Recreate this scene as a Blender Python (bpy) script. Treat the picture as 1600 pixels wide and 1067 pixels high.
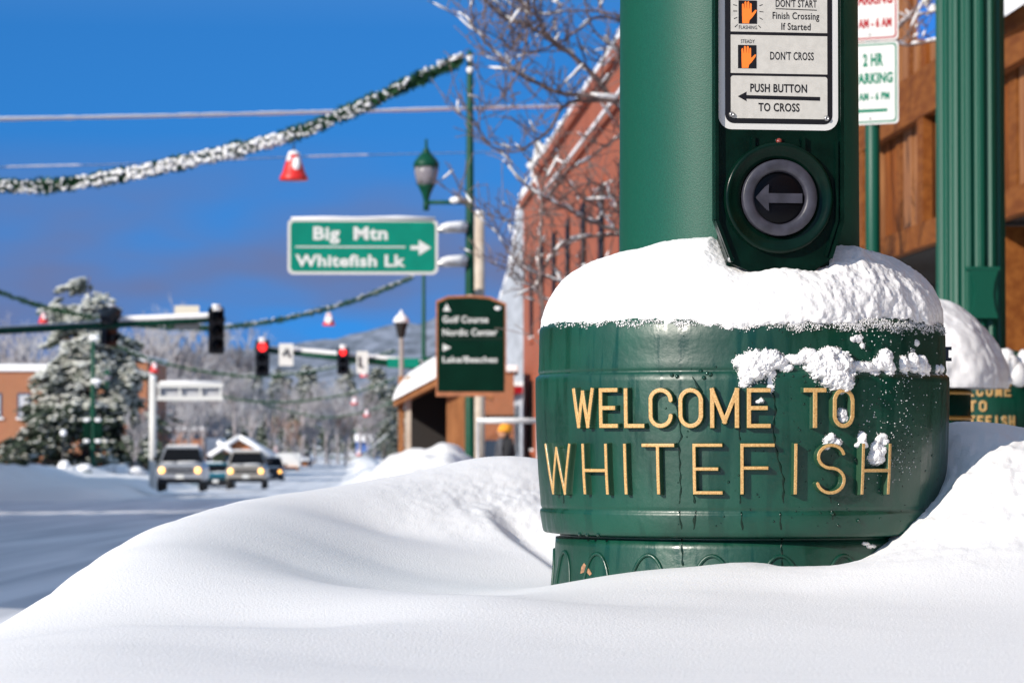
import bpy, math, random
import numpy as np
from mathutils import Vector, Matrix

for o in list(bpy.data.objects): bpy.data.objects.remove(o)
SC = bpy.context.scene
COL = SC.collection
rnd = random.Random(7)
rng = np.random.default_rng(11)
R = math.radians

# ------------------------------------------------------------------ camera, sky, sun, exposure
CZ = 0.9                      # camera height above the pavement
F = 5333.3                    # focal length in photo pixels (120 mm on a 36 mm sensor, 1600 px wide)
HORIZON = 690.0
PITCH = math.atan((HORIZON - 533.5) / F)
cam = bpy.data.objects.new('camera', bpy.data.cameras.new('camera'))
COL.objects.link(cam); SC.camera = cam
cam.location = (0, 0, CZ)
cam.rotation_euler = (math.pi / 2 + PITCH, 0, 0)
cam.data.lens = 120; cam.data.sensor_width = 36
cam.data.clip_start = 0.05; cam.data.clip_end = 20000
cam.data.dof.use_dof = True
cam.data.dof.focus_distance = 5.93
cam.data.dof.aperture_fstop = 13.5

SUN_AZ, SUN_EL = 225.0, 24.0
world = bpy.data.worlds.new('World'); SC.world = world; world.use_nodes = True
wn, wl = world.node_tree.nodes, world.node_tree.links
sky = wn.new('ShaderNodeTexSky'); sky.sky_type = 'NISHITA'; sky.sun_disc = False
sky.sun_elevation = R(SUN_EL); sky.sun_rotation = R(SUN_AZ)
sky.altitude = 1500; sky.air_density = 0.9; sky.dust_density = 0.15; sky.ozone_density = 3.0
tc = wn.new('ShaderNodeTexCoord')
bend = wn.new('ShaderNodeVectorMath'); bend.operation = 'ADD'; bend.inputs[1].default_value = (0, 0, 0.20)
wl.new(tc.outputs['Generated'], bend.inputs[0])
nrm = wn.new('ShaderNodeVectorMath'); nrm.operation = 'NORMALIZE'
wl.new(bend.outputs[0], nrm.inputs[0]); wl.new(nrm.outputs[0], sky.inputs[0])
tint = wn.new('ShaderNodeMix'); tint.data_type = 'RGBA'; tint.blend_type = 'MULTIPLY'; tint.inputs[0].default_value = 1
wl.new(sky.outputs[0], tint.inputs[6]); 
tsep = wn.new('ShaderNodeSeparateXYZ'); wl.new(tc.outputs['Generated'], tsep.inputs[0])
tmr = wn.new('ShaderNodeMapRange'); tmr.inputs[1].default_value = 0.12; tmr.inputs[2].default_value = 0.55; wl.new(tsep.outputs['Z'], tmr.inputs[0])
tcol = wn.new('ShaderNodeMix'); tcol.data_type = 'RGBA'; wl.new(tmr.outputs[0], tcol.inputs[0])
tcol.inputs[6].default_value = (0.136, 0.489, 0.75, 1); tcol.inputs[7].default_value = (3.1, 2.30, 1.58, 1)  # sky above the frame tinted brighter and warmer to fill the shade
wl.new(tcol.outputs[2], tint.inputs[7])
# low violet-grey clouds drifting above the hills
cmap = wn.new('ShaderNodeMapping'); cmap.inputs['Scale'].default_value = (15, 15, 42)
cmap.inputs['Location'].default_value = (5.9, 0.0, 2.2)
wl.new(tc.outputs['Generated'], cmap.inputs[0])
cno = wn.new('ShaderNodeTexNoise'); cno.inputs['Scale'].default_value = 1.0; cno.inputs['Detail'].default_value = 3
cno.inputs['Roughness'].default_value = 0.42
wl.new(cmap.outputs[0], cno.inputs['Vector'])
crmp = wn.new('ShaderNodeValToRGB'); crmp.color_ramp.elements[0].position = 0.34; crmp.color_ramp.elements[1].position = 0.62
wl.new(cno.outputs['Fac'], crmp.inputs[0])
sep = wn.new('ShaderNodeSeparateXYZ'); wl.new(tc.outputs['Generated'], sep.inputs[0])
hmap = wn.new('ShaderNodeMapRange'); hmap.inputs[1].default_value = 0.090; hmap.inputs[2].default_value = 0.055
hmap.inputs[3].default_value = 0.0; hmap.inputs[4].default_value = 1.0
wl.new(sep.outputs['Z'], hmap.inputs[0])
cmul = wn.new('ShaderNodeMath'); cmul.operation = 'MULTIPLY'
wl.new(crmp.outputs[0], cmul.inputs[0]); wl.new(hmap.outputs[0], cmul.inputs[1])
cmul2 = wn.new('ShaderNodeMath'); cmul2.operation = 'MULTIPLY'; cmul2.inputs[1].default_value = 0.95
wl.new(cmul.outputs[0], cmul2.inputs[0])
cmix = wn.new('ShaderNodeMix'); cmix.data_type = 'RGBA'
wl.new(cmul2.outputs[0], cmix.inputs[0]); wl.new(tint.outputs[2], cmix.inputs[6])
cmix.inputs[7].default_value = (0.72, 0.98, 1.95, 1)
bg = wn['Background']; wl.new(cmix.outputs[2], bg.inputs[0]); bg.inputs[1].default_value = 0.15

sun = bpy.data.objects.new('sun', bpy.data.lights.new('sun', 'SUN')); COL.objects.link(sun)
sun.data.energy = 4.15; sun.data.angle = R(0.5); sun.data.color = (1.0, 0.925, 0.82)
SDIR = Vector((math.sin(R(SUN_AZ)) * math.cos(R(SUN_EL)), math.cos(R(SUN_AZ)) * math.cos(R(SUN_EL)), math.sin(R(SUN_EL))))
sun.rotation_euler = SDIR.to_track_quat('Z', 'Y').to_euler()
SC.view_settings.view_transform = 'Standard'; SC.view_settings.look = 'None'
SC.view_settings.gamma = 1; SC.view_settings.exposure = 0.45
SC.render.engine = 'CYCLES'
SC.cycles.use_denoising = True
SC.cycles.max_bounces = 6; SC.cycles.diffuse_bounces = 3; SC.cycles.glossy_bounces = 3
SC.cycles.transmission_bounces = 3; SC.cycles.caustics_reflective = False; SC.cycles.caustics_refractive = False

# ------------------------------------------------------------------ placing helpers
def P(px, py, Y):
    x = (px - 800) / F; y = (533.5 - py) / F
    c, s = math.cos(PITCH), math.sin(PITCH)
    k = Y / (c - y * s)
    return Vector((x * k, Y, CZ + (s + y * c) * k))
YAW = math.atan((800 - 554) / F)          # the street runs slightly to the left of the lens axis
def G(s, d, z=0.0):
    return Vector((-s * math.sin(YAW) + d * math.cos(YAW), s * math.cos(YAW) + d * math.sin(YAW), z))
def sd(v):
    return (-v[0] * math.sin(YAW) + v[1] * math.cos(YAW), v[0] * math.cos(YAW) + v[1] * math.sin(YAW))
def slope(s):
    return -0.15 - 0.0085 * np.clip(s, 0, 180)
def plane_frame(origin, yaw=0.0):
    """x to the right, y up, z out towards the viewer"""
    c, s = math.cos(yaw), math.sin(yaw)
    m = Matrix(((c, 0, s, 0), (s, 0, -c, 0), (0, 1, 0, 0), (0, 0, 0, 1)))
    return Matrix.Translation(Vector(origin)) @ m
SF = Matrix.Rotation(YAW, 4, 'Z')         # x = across the street, y = along the street

# ------------------------------------------------------------------ noise in numpy
def _hash(i, j, k, seed):
    n = (i.astype(np.int64) * 374761393 + j.astype(np.int64) * 668265263 + k.astype(np.int64) * 2147483647 + seed * 1274126177) & 0xffffffff
    n = ((n ^ (n >> 13)) * 1274126177) & 0xffffffff
    n = n ^ (n >> 16)
    return (n & 0xffff) / 65535.0
def vnoise(x, y, z=0.0, seed=0):
    x = np.asarray(x, float); y = np.asarray(y, float); z = np.asarray(z, float) + np.zeros_like(x)
    i, j, k = np.floor(x), np.floor(y), np.floor(z)
    fx, fy, fz = x - i, y - j, z - k
    fx = fx * fx * (3 - 2 * fx); fy = fy * fy * (3 - 2 * fy); fz = fz * fz * (3 - 2 * fz)
    r = 0
    for a in (0, 1):
        for b in (0, 1):
            for c in (0, 1):
                r = r + _hash(i + a, j + b, k + c, seed) * (fx if a else 1 - fx) * (fy if b else 1 - fy) * (fz if c else 1 - fz)
    return r * 2 - 1
def fbm(x, y, z=0.0, octs=4, seed=0, gain=0.5):
    r, a, f = 0, 1.0, 1.0
    for o in range(octs):
        r = r + a * vnoise(np.asarray(x) * f, np.asarray(y) * f, np.asarray(z) * f, seed + o * 17); a *= gain; f *= 2.03
    return r

# ------------------------------------------------------------------ materials
MATS = {}
def mat(name, color, rough=0.5, metal=0.0, var=0.0, scale=8.0, bump=0.0, bscale=60.0, color2=None, coat=0.0, spec=0.5, emis=None, estr=0.0, stretch=None, bump2=0.0, sss=0.0):
    if name in MATS: return MATS[name]
    m = bpy.data.materials.new(name); m.use_nodes = True; MATS[name] = m
    n, l = m.node_tree.nodes, m.node_tree.links
    b = n['Principled BSDF']
    b.inputs['Base Color'].default_value = (*color, 1); b.inputs['Roughness'].default_value = rough
    b.inputs['Metallic'].default_value = metal; b.inputs['Coat Weight'].default_value = coat
    b.inputs['Specular IOR Level'].default_value = spec
    if sss:
        b.inputs['Subsurface Weight'].default_value = sss; b.inputs['Subsurface Radius'].default_value = (0.03, 0.035, 0.045)
        b.inputs['Subsurface Scale'].default_value = 0.3
    t = n.new('ShaderNodeTexCoord'); src = t.outputs['Object']
    if stretch:
        mp = n.new('ShaderNodeMapping'); mp.inputs['Scale'].default_value = stretch; l.new(src, mp.inputs[0]); src = mp.outputs[0]
    if var or color2:
        no = n.new('ShaderNodeTexNoise'); no.inputs['Scale'].default_value = scale; no.inputs['Detail'].default_value = 5
        l.new(src, no.inputs['Vector'])
        rp = n.new('ShaderNodeValToRGB'); rp.color_ramp.elements[0].position = 0.35; rp.color_ramp.elements[1].position = 0.65
        c2 = color2 or tuple(min(1, c * (1 + var)) for c in color)
        c1 = color if color2 else tuple(c * (1 - var) for c in color)
        rp.color_ramp.elements[0].color = (*c1, 1); rp.color_ramp.elements[1].color = (*c2, 1)
        l.new(no.outputs['Fac'], rp.inputs[0]); l.new(rp.outputs[0], b.inputs['Base Color'])
    if bump:
        bn = n.new('ShaderNodeTexNoise'); bn.inputs['Scale'].default_value = bscale; bn.inputs['Detail'].default_value = 6
        l.new(t.outputs['Object'] if bump2 else src, bn.inputs['Vector'])
        bu = n.new('ShaderNodeBump'); bu.inputs['Strength'].default_value = bump; bu.inputs['Distance'].default_value = 0.6 / bscale
        l.new(bn.outputs['Fac'], bu.inputs['Height']); l.new(bu.outputs[0], b.inputs['Normal'])
        if bump2:
            b2 = n.new('ShaderNodeTexNoise'); b2.inputs['Scale'].default_value = bscale * 0.2; b2.inputs['Detail'].default_value = 3
            l.new(t.outputs['Object'], b2.inputs['Vector'])
            bu2 = n.new('ShaderNodeBump'); bu2.inputs['Strength'].default_value = bump2; bu2.inputs['Distance'].default_value = 3 / bscale
            l.new(b2.outputs['Fac'], bu2.inputs['Height']); l.new(bu.outputs[0], bu2.inputs['Normal']); l.new(bu2.outputs[0], b.inputs['Normal'])
    if emis:
        b.inputs['Emission Color'].default_value = (*emis, 1); b.inputs['Emission Strength'].default_value = estr
    return m
SNOW = mat('snow_near', (0.80, 0.785, 0.775), 0.62, bump=0.50, bscale=230, bump2=0.0, spec=0.3, sss=0.08)
SNOWF = mat('snow_far', (0.785, 0.78, 0.785), 0.7, bump=0.3, bscale=9, spec=0.2)
ROADSNOW = mat('packed_snow_road', (0.46, 0.47, 0.50), 0.55, color2=(0.80, 0.80, 0.82), scale=1.1, stretch=(2.2, 0.05, 1), bump=0.2, bscale=20)
GREEN = mat('green_paint', (0.0003, 0.045, 0.026), 0.40, var=0.25, scale=6, bump=0.10, bscale=70, spec=.52)
def wet(m):
    n, l = m.node_tree.nodes, m.node_tree.links; b = n['Principled BSDF']
    t = n.new('ShaderNodeTexCoord'); mp = n.new('ShaderNodeMapping'); mp.inputs['Scale'].default_value = (46, 46, 4.0); l.new(t.outputs['Object'], mp.inputs[0])
    no = n.new('ShaderNodeTexNoise'); no.inputs['Scale'].default_value = 1.0; no.inputs['Detail'].default_value = 4; l.new(mp.outputs[0], no.inputs['Vector'])
    rp = n.new('ShaderNodeValToRGB'); rp.color_ramp.elements[0].position = .52; rp.color_ramp.elements[1].position = .60; l.new(no.outputs['Fac'], rp.inputs[0])
    mr = n.new('ShaderNodeMapRange'); mr.inputs[3].default_value = .42; mr.inputs[4].default_value = .28; l.new(rp.outputs[0], mr.inputs[0]); l.new(mr.outputs[0], b.inputs['Roughness'])
    old = b.inputs['Base Color'].links[0].from_socket
    mx = n.new('ShaderNodeMix'); mx.data_type = 'RGBA'; mx.blend_type = 'MULTIPLY'; l.new(old, mx.inputs[6]); mx.inputs[7].default_value = (.62, .68, .70, 1)
    k = n.new('ShaderNodeMath'); k.operation = 'MULTIPLY'; k.inputs[1].default_value = .55; l.new(rp.outputs[0], k.inputs[0]); l.new(k.outputs[0], mx.inputs[0]); l.new(mx.outputs[2], b.inputs['Base Color'])
wet(GREEN)
GREENP = mat('green_pole_paint', (0.0004, 0.062, 0.037), 0.45, var=0.12, scale=300, bump=0.24, bscale=420, spec=.36)
GREEND = mat('dark_green_enamel', (0.001, 0.009, 0.0055), 0.22, var=0.25, scale=30, bump=0.06, bscale=160, spec=.14)
GREENF = mat('green_steel_far', (0.003, 0.055, 0.030), 0.45, var=0.15, spec=.2)
GOLD = mat('gold_paint', (0.50, 0.26, 0.05), 0.45, 0.25)
STEEL = mat('steel', (0.45, 0.44, 0.43), 0.35, 0.9, bump=0.1, bscale=300)
GUN = mat('gunmetal', (0.030, 0.029, 0.040), 0.45, 0.0, var=0.3, scale=50, bump=0.15, bscale=300)
BLACK = mat('black_paint', (0.006, 0.006, 0.007), 0.3)
BLACKG = mat('black_gloss', (0.002, 0.002, 0.003), 0.25, spec=.15)
SIGNW = mat('white_reflective_sheet', (0.48, 0.46, 0.42), 0.6, var=0.05, scale=90, spec=.25)
SIGNT = mat('sign_white_border', (0.56, 0.55, 0.53), 0.6, var=0.03, spec=.25)
ORANGE = mat('orange_hand_ink', (0.95, 0.20, 0.02), 0.5)
SIGNG = mat('sign_green', (0.0, 0.19, 0.13), 0.7, var=0.08, scale=3, spec=.15)
SIGNDG = mat('sign_dark_green', (0.001, 0.017, 0.010), 0.8, var=0.15, scale=3, spec=.06)
WHITE = mat('white_letters', (0.62, 0.62, 0.60), 0.5)
REDINK = mat('red_sign_ink', (0.30, 0.008, 0.014), 0.8, spec=.1)
TEAL = mat('green_sign_ink', (0.0, 0.15, 0.085), 0.8, spec=.1)
WOOD = mat('brown_board', (0.10, 0.027, 0.005), 0.7, spec=.1, color2=(0.29, 0.088, 0.018), scale=2.2, stretch=(5, 5, 0.5), bump=0.3, bscale=25)
WOODB = mat('brown_beam', (0.15, 0.045, 0.010), 0.7, spec=.1, color2=(0.23, 0.08, 0.018), scale=5, stretch=(3, 0.5, 3), bump=0.2, bscale=25)
WOODP = mat('pale_post_wood', (0.42, 0.34, 0.27), 0.8, color2=(0.55, 0.48, 0.40), scale=4, bump=0.3, bscale=20)
WOODO = mat('orange_timber', (0.22, 0.08, 0.022), 0.7, color2=(0.34, 0.14, 0.045), scale=3, stretch=(3, 3, .6))
DARK = mat('dark_interior', (0.012, 0.009, 0.008), 0.8)
GLASS = mat('window_glass', (0.03, 0.05, 0.08), 0.06, spec=0.8)
BARK = mat('bark', (0.16, 0.115, 0.105), 0.85, var=0.3, scale=12, bump=0.4, bscale=30)
NEEDLE = mat('spruce_needles', (0.020, 0.034, 0.020), 0.7, color2=(0.05, 0.07, 0.04), scale=2)
GARL = mat('garland_needles', (0.012, 0.060, 0.022), 0.6, color2=(0.03, 0.11, 0.04), scale=9)
RED = mat('red_bell', (0.62, 0.02, 0.015), 0.4, var=0.1)
RUBBER = mat('tyre_rubber', (0.02, 0.02, 0.02), 0.85)
SILVER = mat('silver_car_paint', (0.38, 0.39, 0.41), 0.35, 0.5, var=0.1)
TEALC = mat('teal_car_paint', (0.02, 0.16, 0.22), 0.3, 0.2)
DARKC = mat('dark_car_paint', (0.02, 0.022, 0.03), 0.3, 0.2)
HEADL = mat('headlight_lamp', (1, 0.6, 0.2), 0.3, emis=(1.0, 0.48, 0.10), estr=2.2)
REDL = mat('red_signal_lamp', (1, 0.0, 0.0), 0.3, emis=(1.0, 0.03, 0.03), estr=1.6)
CREAM = mat('cream_panel', (0.62, 0.58, 0.48), 0.6)
GREYP = mat('grey_metal_panel', (0.42, 0.42, 0.44), 0.5, 0.2, var=0.1)
WSC = mat('dark_windscreen', (.008, .009, .011), .5, spec=.03)
SKIN = mat('skin', (0.55, 0.28, 0.17), 0.6)

def brick_mat(name, c1, c2, mortar, sc=1.0):
    if name in MATS: return MATS[name]
    m = bpy.data.materials.new(name); m.use_nodes = True; MATS[name] = m
    n, l = m.node_tree.nodes, m.node_tree.links; b = n['Principled BSDF']
    t = n.new('ShaderNodeTexCoord'); s = n.new('ShaderNodeSeparateXYZ'); l.new(t.outputs['Object'], s.inputs[0])
    a = n.new('ShaderNodeMath'); a.operation = 'ADD'; l.new(s.outputs[0], a.inputs[0]); l.new(s.outputs[1], a.inputs[1])
    c = n.new('ShaderNodeCombineXYZ'); l.new(a.outputs[0], c.inputs[0]); l.new(s.outputs[2], c.inputs[1])
    k = n.new('ShaderNodeTexBrick'); k.inputs['Scale'].default_value = 1.0; k.inputs['Brick Width'].default_value = 0.22 * sc
    k.inputs['Row Height'].default_value = 0.075 * sc; k.inputs['Mortar Size'].default_value = 0.010 * sc
    k.inputs['Color1'].default_value = (*c1, 1); k.inputs['Color2'].default_value = (*c2, 1); k.inputs['Mortar'].default_value = (*mortar, 1)
    l.new(c.outputs[0], k.inputs['Vector'])
    no = n.new('ShaderNodeTexNoise'); no.inputs['Scale'].default_value = 0.6; no.inputs['Detail'].default_value = 5; l.new(t.outputs['Object'], no.inputs['Vector'])
    mx = n.new('ShaderNodeMix'); mx.data_type = 'RGBA'; mx.blend_type = 'MULTIPLY'; mx.inputs[0].default_value = 0.5
    l.new(k.outputs['Color'], mx.inputs[6]); l.new(no.outputs['Color'], mx.inputs[7])
    mr = n.new('ShaderNodeMix'); mr.data_type = 'RGBA'; mr.inputs[0].default_value = 0.35; l.new(k.outputs['Color'], mr.inputs[6]); l.new(mx.outputs[2], mr.inputs[7])
    l.new(mr.outputs[2], b.inputs['Base Color']); b.inputs['Roughness'].default_value = 0.85
    return m
BRICK = brick_mat('red_brick', (0.42, 0.085, 0.028), (0.34, 0.068, 0.022), (0.26, 0.12, 0.07))
BRICKO = brick_mat('orange_brick', (0.36, 0.12, 0.045), (0.30, 0.10, 0.038), (0.28, 0.17, 0.11))

# ------------------------------------------------------------------ mesh builder
class MB:
    def __init__(s): s.v = []; s.f = []; s.m = []; s.mats = []; s.sm = []
    def mi(s, m):
        if m not in s.mats: s.mats.append(m)
        return s.mats.index(m)
    def add(s, vs, fs, m, M=None, smooth=False):
        o = len(s.v); k = s.mi(m)
        s.v.extend([tuple(M @ Vector(v)) for v in vs] if M is not None else [tuple(v) for v in vs])
        for f in fs: s.f.append([i + o for i in f]); s.m.append(k); s.sm.append(smooth)
    def box(s, c, size, m, M=None, taper=1.0):
        x, y, z = (a / 2 for a in size); cx, cy, cz = c; t = taper
        vs = [(cx - x, cy - y, cz - z), (cx + x, cy - y, cz - z), (cx + x, cy + y, cz - z), (cx - x, cy + y, cz - z),
              (cx - x * t, cy - y * t, cz + z), (cx + x * t, cy - y * t, cz + z), (cx + x * t, cy + y * t, cz + z), (cx - x * t, cy + y * t, cz + z)]
        s.add(vs, [(0, 3, 2, 1), (4, 5, 6, 7), (0, 1, 5, 4), (1, 2, 6, 5), (2, 3, 7, 6), (3, 0, 4, 7)], m, M)
    def tube(s, pts, r, m, n=10, caps=True, M=None):
        pts = [Vector(p) for p in pts]; rs = r if isinstance(r, (list, tuple)) else [r] * len(pts)
        vs, fs = [], []; up = None
        for i, p in enumerate(pts):
            t = (pts[min(i + 1, len(pts) - 1)] - pts[max(i - 1, 0)])
            t = t.normalized() if t.length > 1e-9 else Vector((0, 0, 1))
            if up is None: up = Vector((0, 0, 1)) if abs(t.z) < 0.9 else Vector((1, 0, 0))
            a = t.cross(up).normalized(); b = a.cross(t).normalized(); up = b
            for k in range(n):
                q = 2 * math.pi * k / n
                vs.append(p + (a * math.cos(q) + b * math.sin(q)) * rs[i])
        for i in range(len(pts) - 1):
            for k in range(n):
                k2 = (k + 1) % n
                fs.append((i * n + k, i * n + k2, (i + 1) * n + k2, (i + 1) * n + k))
        if caps: fs.append(tuple(range(n))[::-1]); fs.append(tuple(range((len(pts) - 1) * n, len(pts) * n)))
        s.add(vs, fs, m, M, True)
    def lathe(s, prof, m, n=32, M=None, ax=(0, 0), flute=None, caps=True):
        vs, fs = [], []
        for (r, z) in prof:
            for k in range(n):
                q = 2 * math.pi * k / n; rr = r * (flute(q) if flute else 1)
                vs.append((ax[0] + rr * math.cos(q), ax[1] + rr * math.sin(q), z))
        for i in range(len(prof) - 1):
            for k in range(n):
                k2 = (k + 1) % n
                fs.append((i * n + k, i * n + k2, (i + 1) * n + k2, (i + 1) * n + k))
        if caps: fs.append(tuple(range(n))[::-1]); fs.append(tuple(range((len(prof) - 1) * n, len(prof) * n)))
        s.add(vs, fs, m, M, True)
    def prism(s, poly, z0, z1, m, M=None, mside=None):
        n = len(poly)
        vs = [(x, y, z0) for x, y in poly] + [(x, y, z1) for x, y in poly]
        s.add(vs, [tuple(range(n))[::-1], tuple(range(n, 2 * n))], m, M)
        s.add(vs, [(i, (i + 1) % n, n + (i + 1) % n, n + i) for i in range(n)], mside or m, M)
    def blob(s, c, r, m, seed=0, sub=(8, 6), amp=0.25, sq=(1, 1, 1)):
        nu, nv = sub; vs = []; fs = []
        rr = random.Random(seed)
        ph = [rr.uniform(0, 6.28) for _ in range(4)]
        for j in range(1, nv):
            th = math.pi * j / nv
            for i in range(nu):
                q = 2 * math.pi * i / nu
                k = 1 + amp * (0.6 * math.sin(2 * q + ph[0] + 2 * th) + 0.4 * math.sin(3 * q + ph[1] - 3 * th) + 0.3 * rr.uniform(-1, 1))
                vs.append((c[0] + r * sq[0] * k * math.sin(th) * math.cos(q), c[1] + r * sq[1] * k * math.sin(th) * math.sin(q), c[2] + r * sq[2] * k * math.cos(th)))
        t, b = len(vs), len(vs) + 1
        vs += [(c[0], c[1], c[2] + r * sq[2]), (c[0], c[1], c[2] - r * sq[2])]
        for i in range(nu):
            i2 = (i + 1) % nu
            fs.append((t, i, i2)); fs.append((b, (nv - 2) * nu + i2, (nv - 2) * nu + i))
            for j in range(nv - 2): fs.append((j * nu + i, (j + 1) * nu + i, (j + 1) * nu + i2, j * nu + i2))
        s.add(vs, fs, m, None, True)
    def quadpts(s, a, b, c, d, m): s.add([a, b, c, d], [(0, 1, 2, 3)], m)
    def build(s, name, parent=None, bevel=0, mod=None):
        me = bpy.data.meshes.new(name); me.from_pydata(s.v, [], s.f)
        for m in s.mats: me.materials.append(m)
        me.polygons.foreach_set('material_index', s.m); me.polygons.foreach_set('use_smooth', s.sm); me.update()
        o = bpy.data.objects.new(name, me); COL.objects.link(o)
        if parent is not None: o.parent = parent
        if bevel:
            b = o.modifiers.new('bevel', 'BEVEL'); b.width = bevel; b.segments = 2; b.limit_method = 'ANGLE'
        return o
def grid_obj(name, X, Y, Z, m, parent=None, keep=None, attr=None):
    """a height-field style sheet from 2-D coordinate arrays"""
    nr, nc = X.shape
    idx = np.arange(nr * nc).reshape(nr, nc)
    f = np.stack([idx[:-1, :-1], idx[:-1, 1:], idx[1:, 1:], idx[1:, :-1]], -1).reshape(-1, 4)
    V = np.stack([X, Y, Z], -1).reshape(-1, 3)
    if keep is not None:
        kf = (keep[:-1, :-1] | keep[:-1, 1:] | keep[1:, 1:] | keep[1:, :-1]).reshape(-1); f = f[kf]
        used = np.unique(f); remap = np.full(nr * nc, -1); remap[used] = np.arange(len(used)); f = remap[f]; V = V[used]
        if attr is not None: attr = attr.reshape(-1)[used]
    me = bpy.data.meshes.new(name)
    me.vertices.add(len(V)); me.vertices.foreach_set('co', V.astype(np.float32).ravel())
    me.loops.add(len(f) * 4); me.loops.foreach_set('vertex_index', f.astype(np.int32).ravel())
    me.polygons.add(len(f)); me.polygons.foreach_set('loop_start', np.arange(0, len(f) * 4, 4, dtype=np.int32))
    me.polygons.foreach_set('use_smooth', np.ones(len(f), dtype=bool))
    me.update(calc_edges=True); me.materials.append(m)
    if attr is not None:
        a = me.attributes.new('relief', 'FLOAT', 'POINT'); a.data.foreach_set('value', attr.astype(np.float32).reshape(-1))
    o = bpy.data.objects.new(name, me); COL.objects.link(o)
    if parent is not None: o.parent = parent
    return o
def empty(name, loc, rz=0.0):
    o = bpy.data.objects.new(name, None); COL.objects.link(o); o.location = loc; o.rotation_euler = (0, 0, rz); o.empty_display_size = 0.1
    return o
def tag(o, label=None, cat=None, group=None, kind=None):
    if label: o['label'] = label
    if cat: o['category'] = cat
    if group: o['group'] = group
    if kind: o['kind'] = kind
    return o
def world_child(o, parent):
    """keep coordinates given in world space while hanging the part under its thing"""
    o.parent = parent
    o.matrix_parent_inverse = (Matrix.Translation(parent.location) @ parent.rotation_euler.to_matrix().to_4x4()).inverted()
    return o
def copy_tree(o, parent=None):
    c = o.copy(); COL.objects.link(c); c.parent = parent
    for ch in [x for x in o.children]: copy_tree(ch, c)
    return c
# built-in lettering, turned into flat meshes fitted to a box
_tc = {}
def glyph_mesh(txt, off):
    key = (txt, off)
    if key in _tc: return _tc[key]
    cu = bpy.data.curves.new('t', 'FONT'); cu.body = txt; cu.offset = off; cu.resolution_u = 3
    cu.space_character = 1.06
    ob = bpy.data.objects.new('t', cu); COL.objects.link(ob)
    dg = bpy.context.evaluated_depsgraph_get(); me = bpy.data.meshes.new_from_object(ob.evaluated_get(dg))
    vs = [tuple(v.co) for v in me.vertices]; fs = [tuple(p.vertices) for p in me.polygons]
    bpy.data.objects.remove(ob); bpy.data.curves.remove(cu); bpy.data.meshes.remove(me)
    _tc[key] = (vs, fs); return vs, fs
def text(mb, M, txt, x0, x1, y0, y1, m, z=0.0, bold=0.0, desc=False):
    """text from x0 to x1, baseline y0, capital height y1-y0"""
    vs, fs = glyph_mesh(txt, bold)
    xs = [v[0] for v in vs]; ax, bx = min(xs), max(xs); cap = 0.729 + bold
    k = (x1 - x0) / (bx - ax)
    mb.add([(x0 + (v[0] - ax) * k, y0 + v[1] * (y1 - y0) / cap, z) for v in vs], fs, m, M)
def rrect(x0, x1, y0, y1, r, n=6):
    out = []
    for cx, cy, a in ((x1 - r, y1 - r, 0), (x0 + r, y1 - r, 90), (x0 + r, y0 + r, 180), (x1 - r, y0 + r, 270)):
        for k in range(n + 1):
            q = R(a + 90 * k / n); out.append((cx + r * math.cos(q), cy + r * math.sin(q)))
    return out

# ------------------------------------------------------------------ the ground, street and snow
def ground_h(s, d):
    s = np.asarray(s, float); d = np.asarray(d, float)
    g = slope(s)
    side = 0.15 / (1 + np.exp(-(d + 0.6) * 6)) + 0.15 / (1 + np.exp((d + 13.6) * 6))
    n = fbm(s * 0.35, d * 0.55, octs=5, seed=3)
    hb = np.interp(s, [8, 12, 45, 54, 60, 74, 82, 130, 200], [0.15, 0.30, 0.30, 0.80, 1.12, 1.12, 0.8, 0.7, 0.6])
    wb_ = np.where(hb > .5, np.exp(-(np.abs(d - 1.35) / 1.15) ** 3), np.exp(-((d - 1.45) / .75) ** 2))
    bank = hb * wb_ * (1 + 0.22 * n + 0.16 * vnoise(s * .5, d * 1.3, 0, 5) + .12 * np.abs(vnoise(s * 1.3, d * 2.6, 0, 6)))
    hl = np.interp(s, [20, 60, 100, 118, 150, 186, 215, 330], [0.3, 0.4, 0.5, 0.5, 0.4, 0.4, 0.4, 0.3])
    bankl = hl * np.exp(-((d + 14.1) / 1.3) ** 2) * (1 + 0.35 * n)
    n2 = fbm(s * 0.12, d * 0.3, octs=4, seed=13)
    plat = 1 / (1 + np.exp((d + 8.9) * 3.6)) / (1 + np.exp(-(s - 118) * .5)) * (.58 + .16 * n2)
    bankl = bankl + plat
    hx = 0.15 * np.exp(-((s - 165) / 10) ** 2) * np.exp(-((d + 12.2) / 2.0) ** 2)
    return g + side + bank + bankl + hx + 0.03 * n
ss = np.concatenate([np.linspace(-30, 8, 20), np.arange(9, 90, 0.16), np.arange(90, 220, 0.6), np.geomspace(220, 6000, 40)])
dd = np.concatenate([-np.geomspace(22, 3000, 25)[::-1], np.arange(-21, -7, 0.2), np.arange(-7, -1, 0.5), np.arange(-1, 4, 0.08), np.arange(4, 10, 0.5), np.geomspace(10, 3000, 25)])
S_, D_ = np.meshgrid(ss, dd, indexing='ij')
Zg = ground_h(S_, D_)
Zg = np.where((D_ > -13.0) & (D_ < -1.0) & ((S_ < 105) | (D_ > -7.5)), Zg - 0.03, Zg)
c_, s_ = math.cos(YAW), math.sin(YAW)
tag(grid_obj('ground', -S_ * s_ + D_ * c_, S_ * c_ + D_ * s_, Zg, SNOWF), kind='structure')
rs = np.concatenate([np.arange(-30, 150, 1.0), np.arange(150, 900, 10)]); rd = np.arange(-13.3, -0.6, 0.15)
S_, D_ = np.meshgrid(rs, rd, indexing='ij')
ruts = 0.018 * fbm(D_ * 3.0, S_ * 0.03, octs=3, seed=9)
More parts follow.
